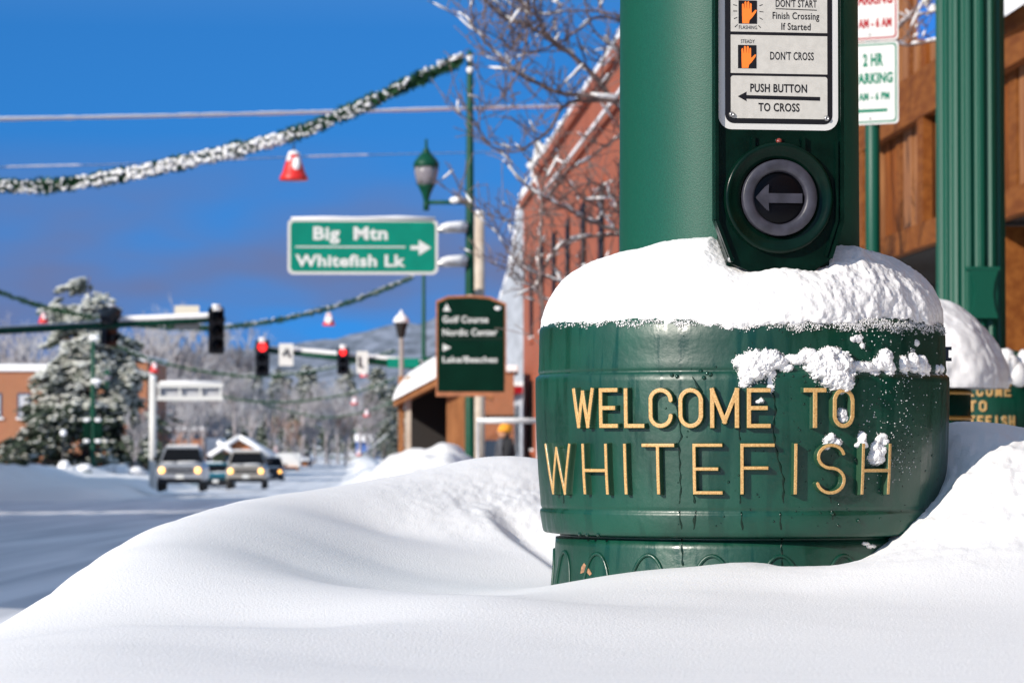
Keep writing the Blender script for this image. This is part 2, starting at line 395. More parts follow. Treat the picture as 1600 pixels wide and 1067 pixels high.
tag(grid_obj('road', -S_ * s_ + D_ * c_, S_ * c_ + D_ * s_, slope(S_) + 0.035 + ruts, ROADSNOW), kind='structure')

# the snow mound in front: a smooth surface through measured points
CP = [(0,980,5.2),(54,942,5.6),(107,904,5.9),(161,867,6.2),(215,836,6.5),(269,816,6.8),(323,797,7.0),(376,783,7.2),(430,774,7.4),(484,767,7.6),(554,755,7.8),(645,738,8.0),
 (699,725,8.1),(753,717,8.2),(780,716,8.2),(839,721,8.2),(900,735,8.1),
 (0,1057,3.8),(107,1012,4.2),(215,974,4.6),(591,977,4.7),(699,950,4.9),(753,929,5.1),(862,914,6.02),(930,902,5.97),(990,893,5.94),(1100,884,5.90),(1180,880,5.88),(1240,892,5.90),(1290,892,5.92),
 (1335,880,5.93),(1370,864,5.96),(1400,841,5.99),(1420,822,6.01),(1440,799,6.05),(1455,782,6.09),(1464,760,6.14),(1472,722,6.19),(1482,664,6.36),
 (400,968,5.0),(500,980,4.8),(650,937,5.8),(600,880,6.5),(450,880,6.1),(600,830,7.1),(765,800,7.35),(740,772,7.6),(700,860,6.8),(820,860,6.9),(830,790,7.5),
 (1250,930,5.45),(1330,925,5.4),(300,1010,4.3),(600,1040,4.1),(900,1000,4.6),(1200,1000,4.6),(900,945,5.2),(1100,925,5.4),(1400,950,5.1),(1550,950,5.1),(1450,868,5.62),(1490,810,5.85),(1600,850,5.66),(1525,770,5.94),(1560,705,6.10),(1600,760,5.95),(1510,720,6.06),
 (1600,689,6.25),(1520,665,6.34),(1700,700,6.3),(1700,850,5.66),(0,1110,3.4),(400,1105,3.4),(800,1105,3.4),(1200,1100,3.4),(1600,1095,3.4),(1850,1000,4.2)]
pts = [tuple(P(*c)) for c in CP]
for (px, py, Y, back, drop) in [(0,980,5.2,.7,.45),(161,867,6.2,.7,.40),(323,797,7.0,.7,.35),(484,767,7.6,.7,.32),(645,738,8.0,.8,.32),(780,716,8.2,.8,.30),(900,735,8.1,.8,.30),(1600,692,6.25,.9,.30),(1750,702,6.3,.9,.30)]:
    p = P(px, py, Y); pts.append((p.x - (0.35 if px < 700 else 0), p.y + back, p.z - drop)); pts.append((p.x - (0.7 if px < 700 else 0), p.y + 2.2 * back, p.z - drop - .35))
pts += [(-1.6, 4.0, .30), (-1.9, 5.5, .10), (-2.0, 7.5, 0.0), (-2.3, 3.0, .25), (-3.2, 6, -.15), (-3.2, 3, -.1), (-1.5, 10.5, 0.0), (0, 11, 0.05), (1.2, 11, .10), (2.5, 10, .2), (3, 6, .65), (3, 4, .6),
        (0.42, 6.55, .70), (0.42, 6.24, .70), (0.80, 6.95, .84), (0.30, 7.2, .74), (0, 2, .60), (-1.5, 2, .45), (1.5, 2, .62), (0, .5, .52), (-2.5, .5, .2), (2.5, .5, .6), (0, -1.5, .4), (3.4, 8.5, .4), (-3.4, 10.5, -.2), (3.4, -1, .5), (-3.4, -1, .0)]
A = np.array(pts)
def tps_fit(xy, z, lam=1e-4):
    d2 = ((xy[:, None] - xy[None]) ** 2).sum(-1); K = 0.5 * d2 * np.log(d2 + 1e-12)
    n = len(z); M_ = np.zeros((n + 3, n + 3)); lv = np.full(n, lam * 150); lv[:17] = lam; lv[20:45] = lam; M_[:n, :n] = K + np.diag(lv); M_[:n, n] = 1; M_[:n, n + 1:] = xy; M_[n, :n] = 1; M_[n + 1:, :n] = xy.T
    return np.linalg.solve(M_, np.concatenate([z, [0, 0, 0]]))
W_ = tps_fit(A[:, :2], A[:, 2], 1e-4)
def tps_eval(X, Y):
    q = np.stack([X.ravel(), Y.ravel()], -1); out = np.zeros(len(q))
    for i in range(0, len(q), 40000):
        d2 = ((q[i:i + 40000, None] - A[None, :, :2]) ** 2).sum(-1)
        out[i:i + 40000] = (0.5 * d2 * np.log(d2 + 1e-12)) @ W_[:-3] + W_[-3] + q[i:i + 40000] @ W_[-2:]
    return out.reshape(X.shape)
BC = P(1159, 690, 6.24); BX, BY = BC.x, BC.y      # axis of the big post
def mound(X, Y, detail=True):
    z = tps_eval(X, Y)
    if detail:
        z = z + 0.0010 * fbm(X * 2.1 + Y * .7, Y * 1.1 - X * .5, octs=2, seed=21) + 0.0003 * fbm(X * 12, Y * 12, octs=2, seed=4)
        rr = np.hypot(X - BX - .42, Y - BY + .25)
        rough = np.exp(-(rr / .30) ** 2)
        z = z + rough * (0.010 * fbm(X * 16, Y * 16, octs=4, seed=31, gain=.6))
        hol = np.exp(-(np.hypot(X - P(800, 790, 7.45).x, (Y - 7.5) * .6) / .22) ** 2)
        z = z + hol * (0.0035 * fbm(X * 22, Y * 14, octs=4, seed=77, gain=.6))
    a_, b_ = P(728, 782, 7.5), P(862, 850, 6.62); L = math.hypot(b_.x - a_.x, b_.y - a_.y); tx_, ty_ = (b_.x - a_.x) / L, (b_.y - a_.y) / L
    t_ = ((X - a_.x) * tx_ + (Y - a_.y) * ty_) / L; n_ = (X - a_.x) * -ty_ + (Y - a_.y) * tx_
    sm = lambda v: np.clip(v, 0, 1) ** 2 * (3 - 2 * np.clip(v, 0, 1))
    z = z - 0.070 * sm(t_ / .30) * sm((1.5 - t_) / .4) * sm(n_ / .09) * np.exp(-np.maximum(n_, 0) / .17)
    return z
ux = np.concatenate([np.linspace(-0.75, -0.17, 30)[:-1], np.linspace(-0.17, 0.19, 820), np.linspace(0.19, 0.75, 30)[1:]])
yy = np.concatenate([np.linspace(0.35, 3.3, 20)[:-1], np.geomspace(3.3, 8.8, 460), np.geomspace(8.8, 11.5, 30)[1:]])
U_, Y_ = np.meshgrid(ux, yy, indexing='ij'); X_ = U_ * (Y_ + 1.0 * np.maximum(0, 3.3 - Y_))
Z_ = mound(X_, Y_)
edge = np.clip((np.abs(U_) - 0.35) / 0.4, 0, 1) + np.clip((Y_ - 9.5) / 2, 0, 1) + np.clip((0.8 - Y_) / .45, 0, 1)
Z_ = Z_ * (1 - np.clip(edge, 0, 1)) + (-0.6) * np.clip(edge, 0, 1)
tag(grid_obj('snow_bank', X_, Y_, Z_, SNOW), kind='structure')

# ------------------------------------------------------------------ the WELCOME TO WHITEFISH post base
def sil(py, hw):
    """profile point from a silhouette half-width in pixels"""
    al = math.atan(hw / F * math.cos(math.atan((BX) / BY)))
    D = math.hypot(BX, BY); r = D * math.sin(al)
    return r, P(1159, py, BY - r * r / BY).z
prof_px = [(482,190),(494,262),(497,290),(500,301),(504,308),(509,313),(517,316.5),(540,317),(572,317.5),(579,318.5),(583,318),(585,316.5),(588,320),(590,322.5),(600,323),(640,322.5),(690,321),(740,318.5),
           (776,315.5),(786,315),(790,314.5),(793,312.5),(796,315.5),(800,316),(824,312),(829,310.5),(831,308),(832,300),(832.5,285),(837.5,284),(838.5,291),(850,292),(880,293.5),(915,297),(960,305),(1010,318),(1060,330)]
PROF = [sil(*p) for p in prof_px]
pz = np.array([p[1] for p in PROF])[::-1]; pr = np.array([p[0] for p in PROF])[::-1]
def Rz(z): return np.interp(z, pz, pr)
def hit(px, py):
    """where the line of sight through a pixel meets the base: (angle, height)"""
    z = P(px, py, BY - .35).z
    d = P(px, py, 1.0) - Vector((0, 0, CZ)); o = Vector((0, 0, CZ))
    for _ in range(6):
        r = float(Rz(z)); a = d.x ** 2 + d.y ** 2; b = -2 * (d.x * BX + d.y * BY); c = BX ** 2 + BY ** 2 - r * r
        disc = b * b - 4 * a * c
        if disc < 0: disc = 0
        t = (-b - math.sqrt(disc)) / (2 * a); z = CZ + d.z * t
    x, y = d.x * t - BX, d.y * t - BY
    return math.atan2(x, -y), z
def cyl(th, z, h, cx=None, cy=None, rz=None):
    r = (Rz(z) if rz is None else rz) + h
    return (BX if cx is None else cx) + r * np.sin(th), (BY if cy is None else cy) - r * np.cos(th)
base = empty('lamp_post', (BX, BY, 0.05))
tag(base, 'thick green steel post with gold WELCOME TO WHITEFISH lettering on its round base', 'lamp post')
m = MB(); m.lathe(PROF, GREEN, 256, ax=(BX, BY), caps=False); bo = world_child(m.build('post_base'), base)
m = MB(); zt = P(1155, 480, BY).z
m.lathe([(0.2195, .3), (0.2195, zt), (0.2175, P(1155, 0, BY).z), (0.214, 2.4), (0.20, 5.2), (0.02, 5.25)], GREENP, 128, ax=(BX - .004, BY), caps=False)
world_child(m.build('pole'), base)
# arch mouldings on the foot
m = MB()
for k in range(-9, 10):
    ang = R(-12.5 + 19.8 * k); w = 0.037; pl = []
    for t in np.linspace(0, 1, 21):
        q = math.pi * t; z = 0.600 + 0.103 * math.sin(q) ** 0.8 ; th = ang + (w / .335) * math.cos(q)
        x, y = cyl(th, z, 0.0005); pl.append((x, y, z))
    m.tube(pl, 0.0036, GREEN, 6)
world_child(m.build('arch_moulding'), base)
# lettering ----------------------------------------------------------
def arc(cx, cy, rx, ry, a0, a1, n=14):
    return [(cx + rx * math.cos(R(a0 + (a1 - a0) * k / n)), cy + ry * math.sin(R(a0 + (a1 - a0) * k / n))) for k in range(n + 1)]
GL = {
 'W': [[(0, 1), (.25, 0)], [(.25, 0), (.5, .93)], [(.5, .93), (.75, 0)], [(.75, 0), (1, 1)]],
 'E': [[(0, 0), (0, 1)], [(0, 1), (1, 1)], [(0, .5), (.85, .5)], [(0, 0), (1, 0)]],
 'L': [[(0, 1), (0, 0)], [(0, 0), (1, 0)]],
 'C': [arc(.5, .72, .5, .28, 0, 180), [(0, .72), (0, .28)], arc(.5, .28, .5, .28, 180, 360)],
 'O': [arc(.5, .70, .5, .30, 0, 180), [(0, .70), (0, .30)], arc(.5, .30, .5, .30, 180, 360), [(1, .30), (1, .70)]],
 'M': [[(0, 0), (0, 1)], [(0, 1), (.5, .12)], [(.5, .12), (1, 1)], [(1, 1), (1, 0)]],
 'T': [[(0, 1), (1, 1)], [(.5, 1), (.5, 0)]],
 'H': [[(0, 0), (0, 1)], [(1, 0), (1, 1)], [(0, .47), (1, .47)]],
 'I': [[(.5, 0), (.5, 1)]],
 'F': [[(0, 0), (0, 1)], [(0, 1), (1, 1)], [(0, .52), (.8, .52)]],
 'S': [arc(.5, .76, .47, .24, 15, 180) + arc(.5, .76, .47, .24, 180, 262, 6) + arc(.5, .26, .5, .26, 82, 0, 6) + arc(.5, .26, .5, .26, 0, -165)],
}
def relief_mat():
    m = bpy.data.materials.new('raised_letter_paint'); m.use_nodes = True
    n, l = m.node_tree.nodes, m.node_tree.links; b = n['Principled BSDF']
    a = n.new('ShaderNodeAttribute'); a.attribute_name = 'relief'
    rp = n.new('ShaderNodeValToRGB'); rp.color_ramp.elements[0].position = 0.84; rp.color_ramp.elements[1].position = 0.95
    rp.color_ramp.elements[0].color = (0.0006, 0.050, 0.027, 1); rp.color_ramp.elements[1].color = (1, 1, 1, 1)
    l.new(a.outputs['Fac'], rp.inputs[0])
    t = n.new('ShaderNodeTexCoord'); no = n.new('ShaderNodeTexNoise'); no.inputs['Scale'].default_value = 420; no.inputs['Detail'].default_value = 5; l.new(t.outputs['Object'], no.inputs[0])
    gr = n.new('ShaderNodeValToRGB'); gr.color_ramp.elements[0].position = .3; gr.color_ramp.elements[1].position = .75
    gr.color_ramp.elements[0].color = (0.36, 0.18, 0.05, 1); gr.color_ramp.elements[1].color = (0.66, 0.43, 0.17, 1); l.new(no.outputs['Fac'], gr.inputs[0])
    mx = n.new('ShaderNodeMix'); mx.data_type = 'RGBA'; l.new(rp.outputs[0], mx.inputs[0]); mx.inputs[6].default_value = (0.0006, 0.050, 0.027, 1); l.new(gr.outputs[0], mx.inputs[7])
    l.new(mx.outputs[2], b.inputs['Base Color']); b.inputs['Roughness'].default_value = 0.38; b.inputs['Coat Weight'].default_value = 0.1
    bu = n.new('ShaderNodeBump'); bu.inputs['Strength'].default_value = .25; bu.inputs['Distance'].default_value = .002; l.new(no.outputs['Fac'], bu.inputs['Height']); l.new(bu.outputs[0], b.inputs['Normal'])
    return m
LETM = relief_mat()
def letter(ch, th0, th1, z0, z1, rr, hw, H, step, parent, bev, cx=None, cy=None, rz=None):
    """one raised letter, its outline rounded by a distance field, lying on the cylinder"""
    a0, a1 = th0 * rr, th1 * rr; pad = hw + bev + step * 2
    ga = np.arange(a0 - pad, a1 + pad, step); gz = np.arange(z0 - pad, z1 + pad, step)
    Ag, Zg_ = np.meshgrid(ga, gz, indexing='ij'); dist = np.full(Ag.shape, 9.0)
    x0, x1, y0, y1 = a0 + hw, a1 - hw, z0 + hw, z1 - hw
    for st in GL[ch]:
        p_ = [(x0 + (x1 - x0) * u, y0 + (y1 - y0) * v) for u, v in st]
        for (ax, ay), (bx, by) in zip(p_[:-1], p_[1:]):
            L = math.hypot(bx - ax, by - ay)
            if L < 1e-7: continue
            tx, ty = (bx - ax) / L, (by - ay) / L
            al = (Ag - ax) * tx + (Zg_ - ay) * ty; pe = np.abs(-(Ag - ax) * ty + (Zg_ - ay) * tx)
            if len(p_) == 2: dseg = np.maximum(pe, np.maximum(-al, al - L))
            else: dseg = np.hypot(pe, np.maximum(np.maximum(-al, al - L), 0))
            dist = np.minimum(dist, dseg)
    t = np.clip((hw + bev - dist) / bev, 0, 1); ts = t * t * (3 - 2 * t)
    h = ts * H - 0.0008
    X, Y = cyl(Ag / rr, Zg_, h, cx, cy, rz)
    return grid_obj('letter', X, Y, Zg_, LETM, None, keep=t > 0, attr=t)
rowA = [('W',899,931),('E',939,967),('L',977,1008),('C',1015,1052),('O',1061,1099),('M',1110,1155),('E',1167,1204),('T',1255,1290),('O',1300,1333)]
rowB = [('W',860,897),('H',914,952),('I',974,984),('T',1005,1055),('E',1083,1129),('F',1157,1210),('I',1237,1248),('S',1274,1320),('H',1344,1388)]
for row, yt, yb, hw in ((rowA, 606.5, 668.5, 0.0035), (rowB, 693, 772, 0.0027)):
    for ch, x0, x1 in row:
        (t0, _), (t1, _) = hit(x0, (yt + yb) / 2), hit(x1, (yt + yb) / 2)
        t0, t1 = t0 * .972 - .002, t1 * .972 - .002
        zt_, zb_ = hit((x0 + x1) / 2, yt)[1], hit((x0 + x1) / 2, yb)[1]
        rr = float(Rz((zt_ + zb_) / 2))
        if ch == 'I': c = (t0 + t1) / 2; t0, t1 = c - hw / rr, c + hw / rr
        world_child(letter(ch, t0, t1, zb_, zt_, rr, hw, 0.0150, 0.0008, base, 0.0017), base)
# trickles of melt water, drops and flecks
TRICK = mat('wet_paint', (0.0001, 0.014, 0.007), 0.22, spec=.3)
DROP = mat('water_drop', (0.001, 0.03, 0.017), 0.06, spec=.6)
m = MB()
def trickle(path, w):
    m = MB(); q = []
    for (a, b) in zip(path[:-1], path[1:]):
        n = max(2, int(abs(b[1] - a[1]) / 2.5))
        for k in range(n): q.append((a[0] + (b[0] - a[0]) * k / n, a[1] + (b[1] - a[1]) * k / n))
    q.append(path[-1]); vs = []; fs = []
    for i, (px, py) in enumerate(q):
        th, z = hit(px, py); ww = w * (0.55 + 0.9 * abs(math.sin(i * .37 + w * 900)) ** 2) * (0.4 if i in (0, len(q) - 1) else 1)
        off = 0.0007 * math.sin(i * .8)
        for e, hgt in ((-1, -.0004), (-.5, .0006), (.5, .0006), (1, -.0004)):
            t2 = th + (off + e * ww) / .37; x, y = cyl(t2, z, hgt); vs.append((x, y, z))
    for i in range(len(q) - 1):
        for k in range(3): fs.append((i * 4 + k, i * 4 + k + 1, i * 4 + 5 + k, i * 4 + 4 + k))
    m.add(vs, fs, TRICK, None, True); world_child(m.build('water_trickle'), base)
for path, w in [([(1081,588),(1090,602),(1098,613)], .0028), ([(1055,617),(1060,650),(1065,682),(1061,692),(1064,770),(1061,787)], .0018), ([(1061,797),(1065,827)], .0018), ([(1065,840),(1067,884)], .0022),
                ([(1083,772),(1086,786)], .003), ([(1087,797),(1084,827)], .0028), ([(1206,600),(1212,640),(1208,668),(1210,690),(1216,718),(1224,747),(1224,786)], .0022), ([(1219,800),(1220,828)], .0018), ([(1221,840),(1222,890)], .002),
                ([(1150,605),(1154,640),(1156,688)], .002), ([(1156,774),(1157,787)], .0025), ([(1158,799),(1160,828)], .002), ([(936,620),(938,640)], .002), ([(880,772),(881,786)], .003), ([(947,700),(950,720)], .003),
                ([(1297,776),(1298,786)], .002), ([(1300,797),(1301,812)], .0018), ([(1341,590),(1338,604)], .002)]:
    trickle(path, w)
m = MB(); r2 = random.Random(5)
def drop(px, py, r, mt=DROP, flat=.6, amp=0.1):
    th, z = hit(px, py); x, y = cyl(th, z, 0.0)
    m.blob((x, y, z), r, mt, r2.random(), (8, 6), amp)
for k in range(230):
    px = r2.triangular(1030, 1470, 1400); py = r2.uniform(510, 825)
    drop(px, py, r2.choice([.0011, .0015, .002, .0028]) * r2.uniform(.6, 1))
for px in np.arange(1160, 1290, 2.6): 
    if r2.random() < .35: drop(px + r2.uniform(-2, 2), 586 + r2.uniform(-2, 2), .002)
for px, py in [(906,834),(918,835),(935,835),(1105,583),(1095,580),(1110,585),(1100,590),(1058,588),(1050,586),(1341,813),(1334,561),(1300,802)]: drop(px, py, .0038)
tag(world_child(m.build('water_drops'), base), kind='stuff')
m = MB()
for k in range(520):
    px = r2.triangular(1335, 1474, 1400); py = r2.uniform(505, 760)
    if py > 690 and px > 1430: continue
    drop(px, py, r2.choice([.0005, .0006, .0008, .0011]), SNOW if r2.random() < .6 else DROP, 1, .7)
tag(world_child(m.build('snow_flecks'), base), kind='stuff')
m = MB()
CHIP = mat('bare_rusty_metal', (0.33, 0.17, 0.09), .8, var=.3, scale=200)
vs = []
for px, py in [(909,885),(913,879),(917,884),(922,890),(925,896),(922,899),(916,893),(912,894),(907,896)]:
    th, z = hit(px, py); x, y = cyl(th, z, .0006); vs.append((x, y, z))
m.add(vs, [tuple(range(len(vs)))], CHIP); world_child(m.build('paint_chip'), base)
m = MB(); th, z = hit(1470, 553)
q = P(1476, 553, BY - .02); m.box((q.x, q.y, q.z), (.012, .02, .016), BLACK); m.box((q.x + .004, q.y, q.z + .01), (.016, .012, .006), BLACK); m.box((q.x + .004, q.y, q.z - .01), (.016, .012, .006), BLACK)
world_child(m.build('clip'), base)
GREENSEAM = GREEN

# push-button station -------------------------------------------------
PBO = P(1215.5, 310, 5.945); PBM = plane_frame(PBO, R(9.0)); K = 1 / 897.0
def lx(px): return (px - 1215.5) * K
def ly(py): return (310 - py) * K
st = empty('push_button_station', PBO); tag(st, 'dark green pedestrian push button housing with arrow button and crossing instructions, on the big post', 'push button')
def hp(o): return world_child(o, st)
m = MB()
outer = [(lx(1113), .50), (lx(1113), ly(345)), (lx(1138), ly(412)), (lx(1168), ly(424)), (lx(1272), ly(424)), (lx(1300), ly(405)), (lx(1320), ly(345)), (lx(1320), .50)]
m.prism(outer, -0.014, 0.0, GREEND, PBM); m.box((.004, .19, -.055), (.185, .62, .08), GREEND, PBM); m.box((.0, -.10, -.03), (.10, .06, .03), GREEND, PBM); hp(m.build('housing', None, .003))
m = MB()
def bar(p, q, w, z0, z1, mt):
    dx, dy = q[0] - p[0], q[1] - p[1]; L = math.hypot(dx, dy); nx, ny = -dy / L * w, dx / L * w
    m.prism([(p[0] + nx, p[1] + ny), (p[0] - nx, p[1] - ny), (q[0] - nx, q[1] - ny), (q[0] + nx, q[1] + ny)][::-1], z0, z1, mt, PBM)
bar((lx(1116), .5), (lx(1116), ly(345)), .003, -.002, .011, GREEND); bar((lx(1116), ly(345)), (lx(1141), ly(410)), .003, -.002, .011, GREEND)
bar((lx(1317), .5), (lx(1317), ly(345)), .003, -.002, .011, GREEND); bar((lx(1317), ly(345)), (lx(1298), ly(404)), .003, -.002, .011, GREEND)
bar((lx(1309), ly(218)), (lx(1309), ly(345)), .0025, -.002, .007, GREEND); bar((lx(1309), ly(345)), (lx(1291), ly(400)), .0025, -.002, .007, GREEND)
hp(m.build('raised_rim', None, .0015))
m = MB()
def ringz(prof, mt, n=72, c=(0, 0)):
    vs, fs = [], []
    for r, z in prof:
        for k in range(n): q = 2 * math.pi * k / n; vs.append((c[0] + r * math.cos(q), c[1] + r * math.sin(q), z))
    for i in range(len(prof) - 1):
        for k in range(n): k2 = (k + 1) % n; fs.append((i * n + k, i * n + k2, (i + 1) * n + k2, (i + 1) * n + k))
    m.add(vs, fs, mt, PBM, True)
ringz([(.098, -.001), (.097, .010), (.094, .014), (.090, .014), (.086, .011), (.078, .009), (.070, .008), (.0675, .004), (.0675, -.001)], GREEND); hp(m.build('bezel'))
m = MB(); ringz([(.0665, .002), (.0665, .017), (.0645, .0185), (.050, .0185), (.0465, .016), (.0455, .004)], GUN); hp(m.build('button_ring'))
m = MB(); ringz([(.0458, .006), (.040, .0075), (.020, .008), (.0001, .008)], BLACKG)
btn = hp(m.build('button'))
m = MB(); m.prism([(lx(1252), ly(303)), (lx(1252), ly(318)), (lx(1198), ly(318)), (lx(1198.5), ly(331)), (lx(1193), ly(327)), (lx(1177), ly(310)), (lx(1193), ly(293)), (lx(1198.5), ly(289)), (lx(1198), ly(303))][::-1], .0075, .0125, GUN, PBM)
ar = m.build('arrow', None, .0008); ar.parent = btn
btn_par = st
m = MB(); bar((lx(1175), ly(213)), (lx(1175), ly(238)), .003, -.001, .009, GREEND); bar((lx(1255), ly(213)), (lx(1255), ly(245)), .003, -.001, .009, GREEND)
m.prism([(lx(1180), ly(228)), (lx(1184), ly(216)), (lx(1200), ly(209)), (lx(1232), ly(209)), (lx(1248), ly(216)), (lx(1252), ly(228))][::-1], -.001, .003, GREEND, PBM)
hp(m.build('indicator_bracket', None, .001))
m = MB(); ringz([(.0075, .002), (.007, .006), (.0055, .0055)], GREEND, 24, (lx(1216.5), ly(221))); LED = mat('indicator_lens', (.20, .03, .02), .15, coat=.5)
ringz([(.0056, .004), (.0045, .0075), (.0022, .009), (.0001, .0094)], LED, 24, (lx(1216.5), ly(221))); hp(m.build('indicator_light'))
for px, py, rr in ((1139.5, 406, .0055), (1141, 180, .0050), (1293.5, 184, .0050)):
    m = MB(); zz = .003 if py > 300 else .0036
    ringz([(rr, zz - .003), (rr, zz), (rr * .8, zz + .003), (rr * .45, zz + .004), (rr * .4, zz + .002), (.0001, zz + .002)], STEEL, 24, (lx(px), ly(py))); hp(m.build('screw'))
m = MB(); z = .001
sx0, sx1, syb, syt = lx(1120.5), lx(1312.5), ly(203), ly(203) + .381
m.prism(rrect(sx0, sx1, syb, syt, 21 * K), -.001, z, SIGNT, PBM); sg = hp(m.build('instruction_sign', None, .0004))
m = MB(); z += .0006
m.prism(rrect(lx(1131), lx(1303), ly(193.5), syt - 10 * K, 14 * K), 0, z, BLACK, PBM)
z += .0006
def panel(a, b, cb, ct):
    m.prism([(lx(a), ly(cb)), (lx(b), ly(cb)), (lx(b), ly(ct)), (lx(a), ly(ct))], 0, z, SIGNW, PBM)
pn = [(119, 185.5), (55, 115), (-10, 50), (-128, -17)]
for ct, cb in pn[1:]: panel(1140, 1295, cb, ct)
m.prism(rrect(lx(1140), lx(1295), ly(185.5), ly(119), 4 * K), 0, z, SIGNW, PBM)
z += .0005
def tx(s, x0, x1, yb, yt, mt=BLACK, bold=0.0): text(m, PBM, s, lx(x0), lx(x1), ly(yb), ly(yt), mt, z, bold)
tx('PUSH BUTTON', 1171, 1262, 144, 130.5, bold=.02); tx('TO CROSS', 1184, 1250, 174, 160.5, bold=.02)
tx("DON'T CROSS", 1203, 1273, 93, 80, bold=.012); tx('STEADY', 1156, 1178, 68, 62); tx('FLASHING', 1153, 1182, 46, 40)
tx("DON'T START", 1212, 1278, 10, -2, bold=.01); tx('Finish Crossing', 1207, 1282, 29, 17.5, bold=.01); tx('If Started', 1221, 1268, 46, 34.5, bold=.01)
tx('START CROSSING', 1200, 1288, -80, -92); tx('Watch For', 1212, 1278, -62, -74); tx('Vehicles', 1216, 1270, -42, -54)
def poly2(pts_, mt, zz=None): m.prism([(lx(a), ly(b)) for a, b in pts_][::-1], 0, z if zz is None else zz, mt, PBM)
poly2([(1212, 12.4), (1278, 13.6), (1278, 14.8), (1212, 13.6)], BLACK)
poly2([(1151, 151.5), (1165, 144), (1164.6, 149.4), (1283, 150.6), (1283, 156.4), (1164.6, 155), (1165, 159)], BLACK)
hand = [(6.5, 36), (17, 36), (18, 31), (22, 27), (28, 19), (29.5, 15), (27.5, 14.5), (23, 19), (21.3, 20), (21.3, 6), (20.2, 4), (18.6, 5.5), (18, 13), (17.4, 13), (17.6, 3), (16, 1), (14.4, 3), (14, 12.5), (13.4, 12.5),
        (13, 2.6), (11.4, 1.2), (10, 3), (10, 13), (9.4, 13), (8.6, 6), (7.2, 4.8), (6, 6.5), (6, 22), (6.3, 29)]
for X0, Y0 in ((1152.5, 1), (1151.5, 71)):
    poly2([(X0, Y0), (X0 + 29.5, Y0), (X0 + 29.5, Y0 + 36.5), (X0, Y0 + 36.5)], BLACK)
    poly2([(X0 + a - .5, Y0 + b) for a, b in hand], ORANGE, z + .0005)
for a, b, c, d in ((1144,8,1150,9.5),(1144,18,1150,18),(1145,30,1150,28),(1186,9,1191,7),(1186,18,1192,18.5),(1186,28,1191,30.5),(1146.5,43,1151,39),(1184,40,1188,43.5)):
    L = math.hypot(c - a, d - b); nx, ny = -(d - b) / L * .5, (c - a) / L * .5
    poly2([(a + nx, b + ny), (c + nx, d + ny), (c - nx, d - ny), (a - nx, b - ny)], BLACK)
lt = m.build('lettering'); lt.parent = sg

# snow on the base ------------------------------------------------------
nt_, nf_ = 760, 110
th = np.linspace(-math.pi, math.pi, nt_); ph = np.linspace(0, 1, nf_)
TH, PH = np.meshgrid(th, ph, indexing='ij')
cxn, cyn = np.sin(TH), -np.cos(TH)
z_edge = 1.1085 + 0.008 * fbm(cxn * 7, cyn * 7, octs=5, seed=2, gain=.65) * (1 + 0.8 * np.clip(TH / 1.2, 0, 1) * (TH < 2)) * np.clip(1 - PH * 3.2, 0, 1) ** 1.5
hh = np.interp(TH, [-3.2, -2.0, -1.5, -0.9, -0.55, -0.30, -0.16, -0.05, 0.1, 0.35, 0.50, 0.70, 1.0, 1.5, 2.2, 3.2], [.14, .138, .136, .141, .150, .150, .124, .104, .106, .112, .120, .143, .144, .138, .14, .14])
q = PH * (math.pi / 2 + .22) - .22
rin = 0.205; rout = 0.3655 + 0.0035 * fbm(cxn * 5, cyn * 5, PH * 2, octs=3, seed=6)
rout = rout + .006 * np.exp(-((TH - .25) / .5) ** 2)
rad = rin + (rout - rin) * np.sign(np.cos(q)) * np.abs(np.cos(q)) ** 1.16
zz_ = z_edge + hh * np.where(q < 0, 0.10 * np.sin(q) / .22 * .6, np.abs(np.sin(q)) ** 0.98)
rough = 0.30 + 1.0 * np.exp(-((TH - .55) / .75) ** 2)
n1 = fbm(rad * cxn * 26, rad * cyn * 26, zz_ * 20, octs=4, seed=12, gain=.55); n2 = fbm(rad * cxn * 170, rad * cyn * 170, zz_ * 150, octs=2, seed=14, gain=.6)
n3 = fbm(rad * cxn * 9, rad * cyn * 9, zz_ * 9, octs=2, seed=15)
disp = (0.0042 * n1 * rough + 0.0008 * n2 * (.5 + rough) + .007 * n3 * (.4 + rough * .6))
edgef = np.clip(1 - PH / .25, 0, 1)
disp = disp + edgef * 0.0035 * fbm(cxn * 45, cyn * 45, zz_ * 80, octs=3, seed=19, gain=.7)
rad = rad + disp * np.cos(q); zz_ = zz_ + disp * np.maximum(np.sin(q), .1)
Xc, Yc = BX + rad * cxn, BY + rad * cyn
capo = grid_obj('snow_dome', Xc, Yc, zz_, SNOW)
tag(capo, 'thick dome of fresh snow on the shoulder of the big WELCOME TO WHITEFISH base', 'snow dome')
m = MB()
for k in range(3600):
    t = r2.triangular(-1.25, 1.45, .5); z = 1.108 + r2.gauss(0, .0035) + (-.004 - r2.random() * .007 if t > -.2 and r2.random() < .5 else 0) + .003 * math.sin(t * 23) + .002 * math.sin(t * 57)
    x, y = cyl(t, z, .0015); m.blob((x, y, z), r2.uniform(.0004, .0013), SNOW, k, (5, 4), .7)
o = m.build('crumb_edge'); o.parent = capo; tag(o, kind='stuff')

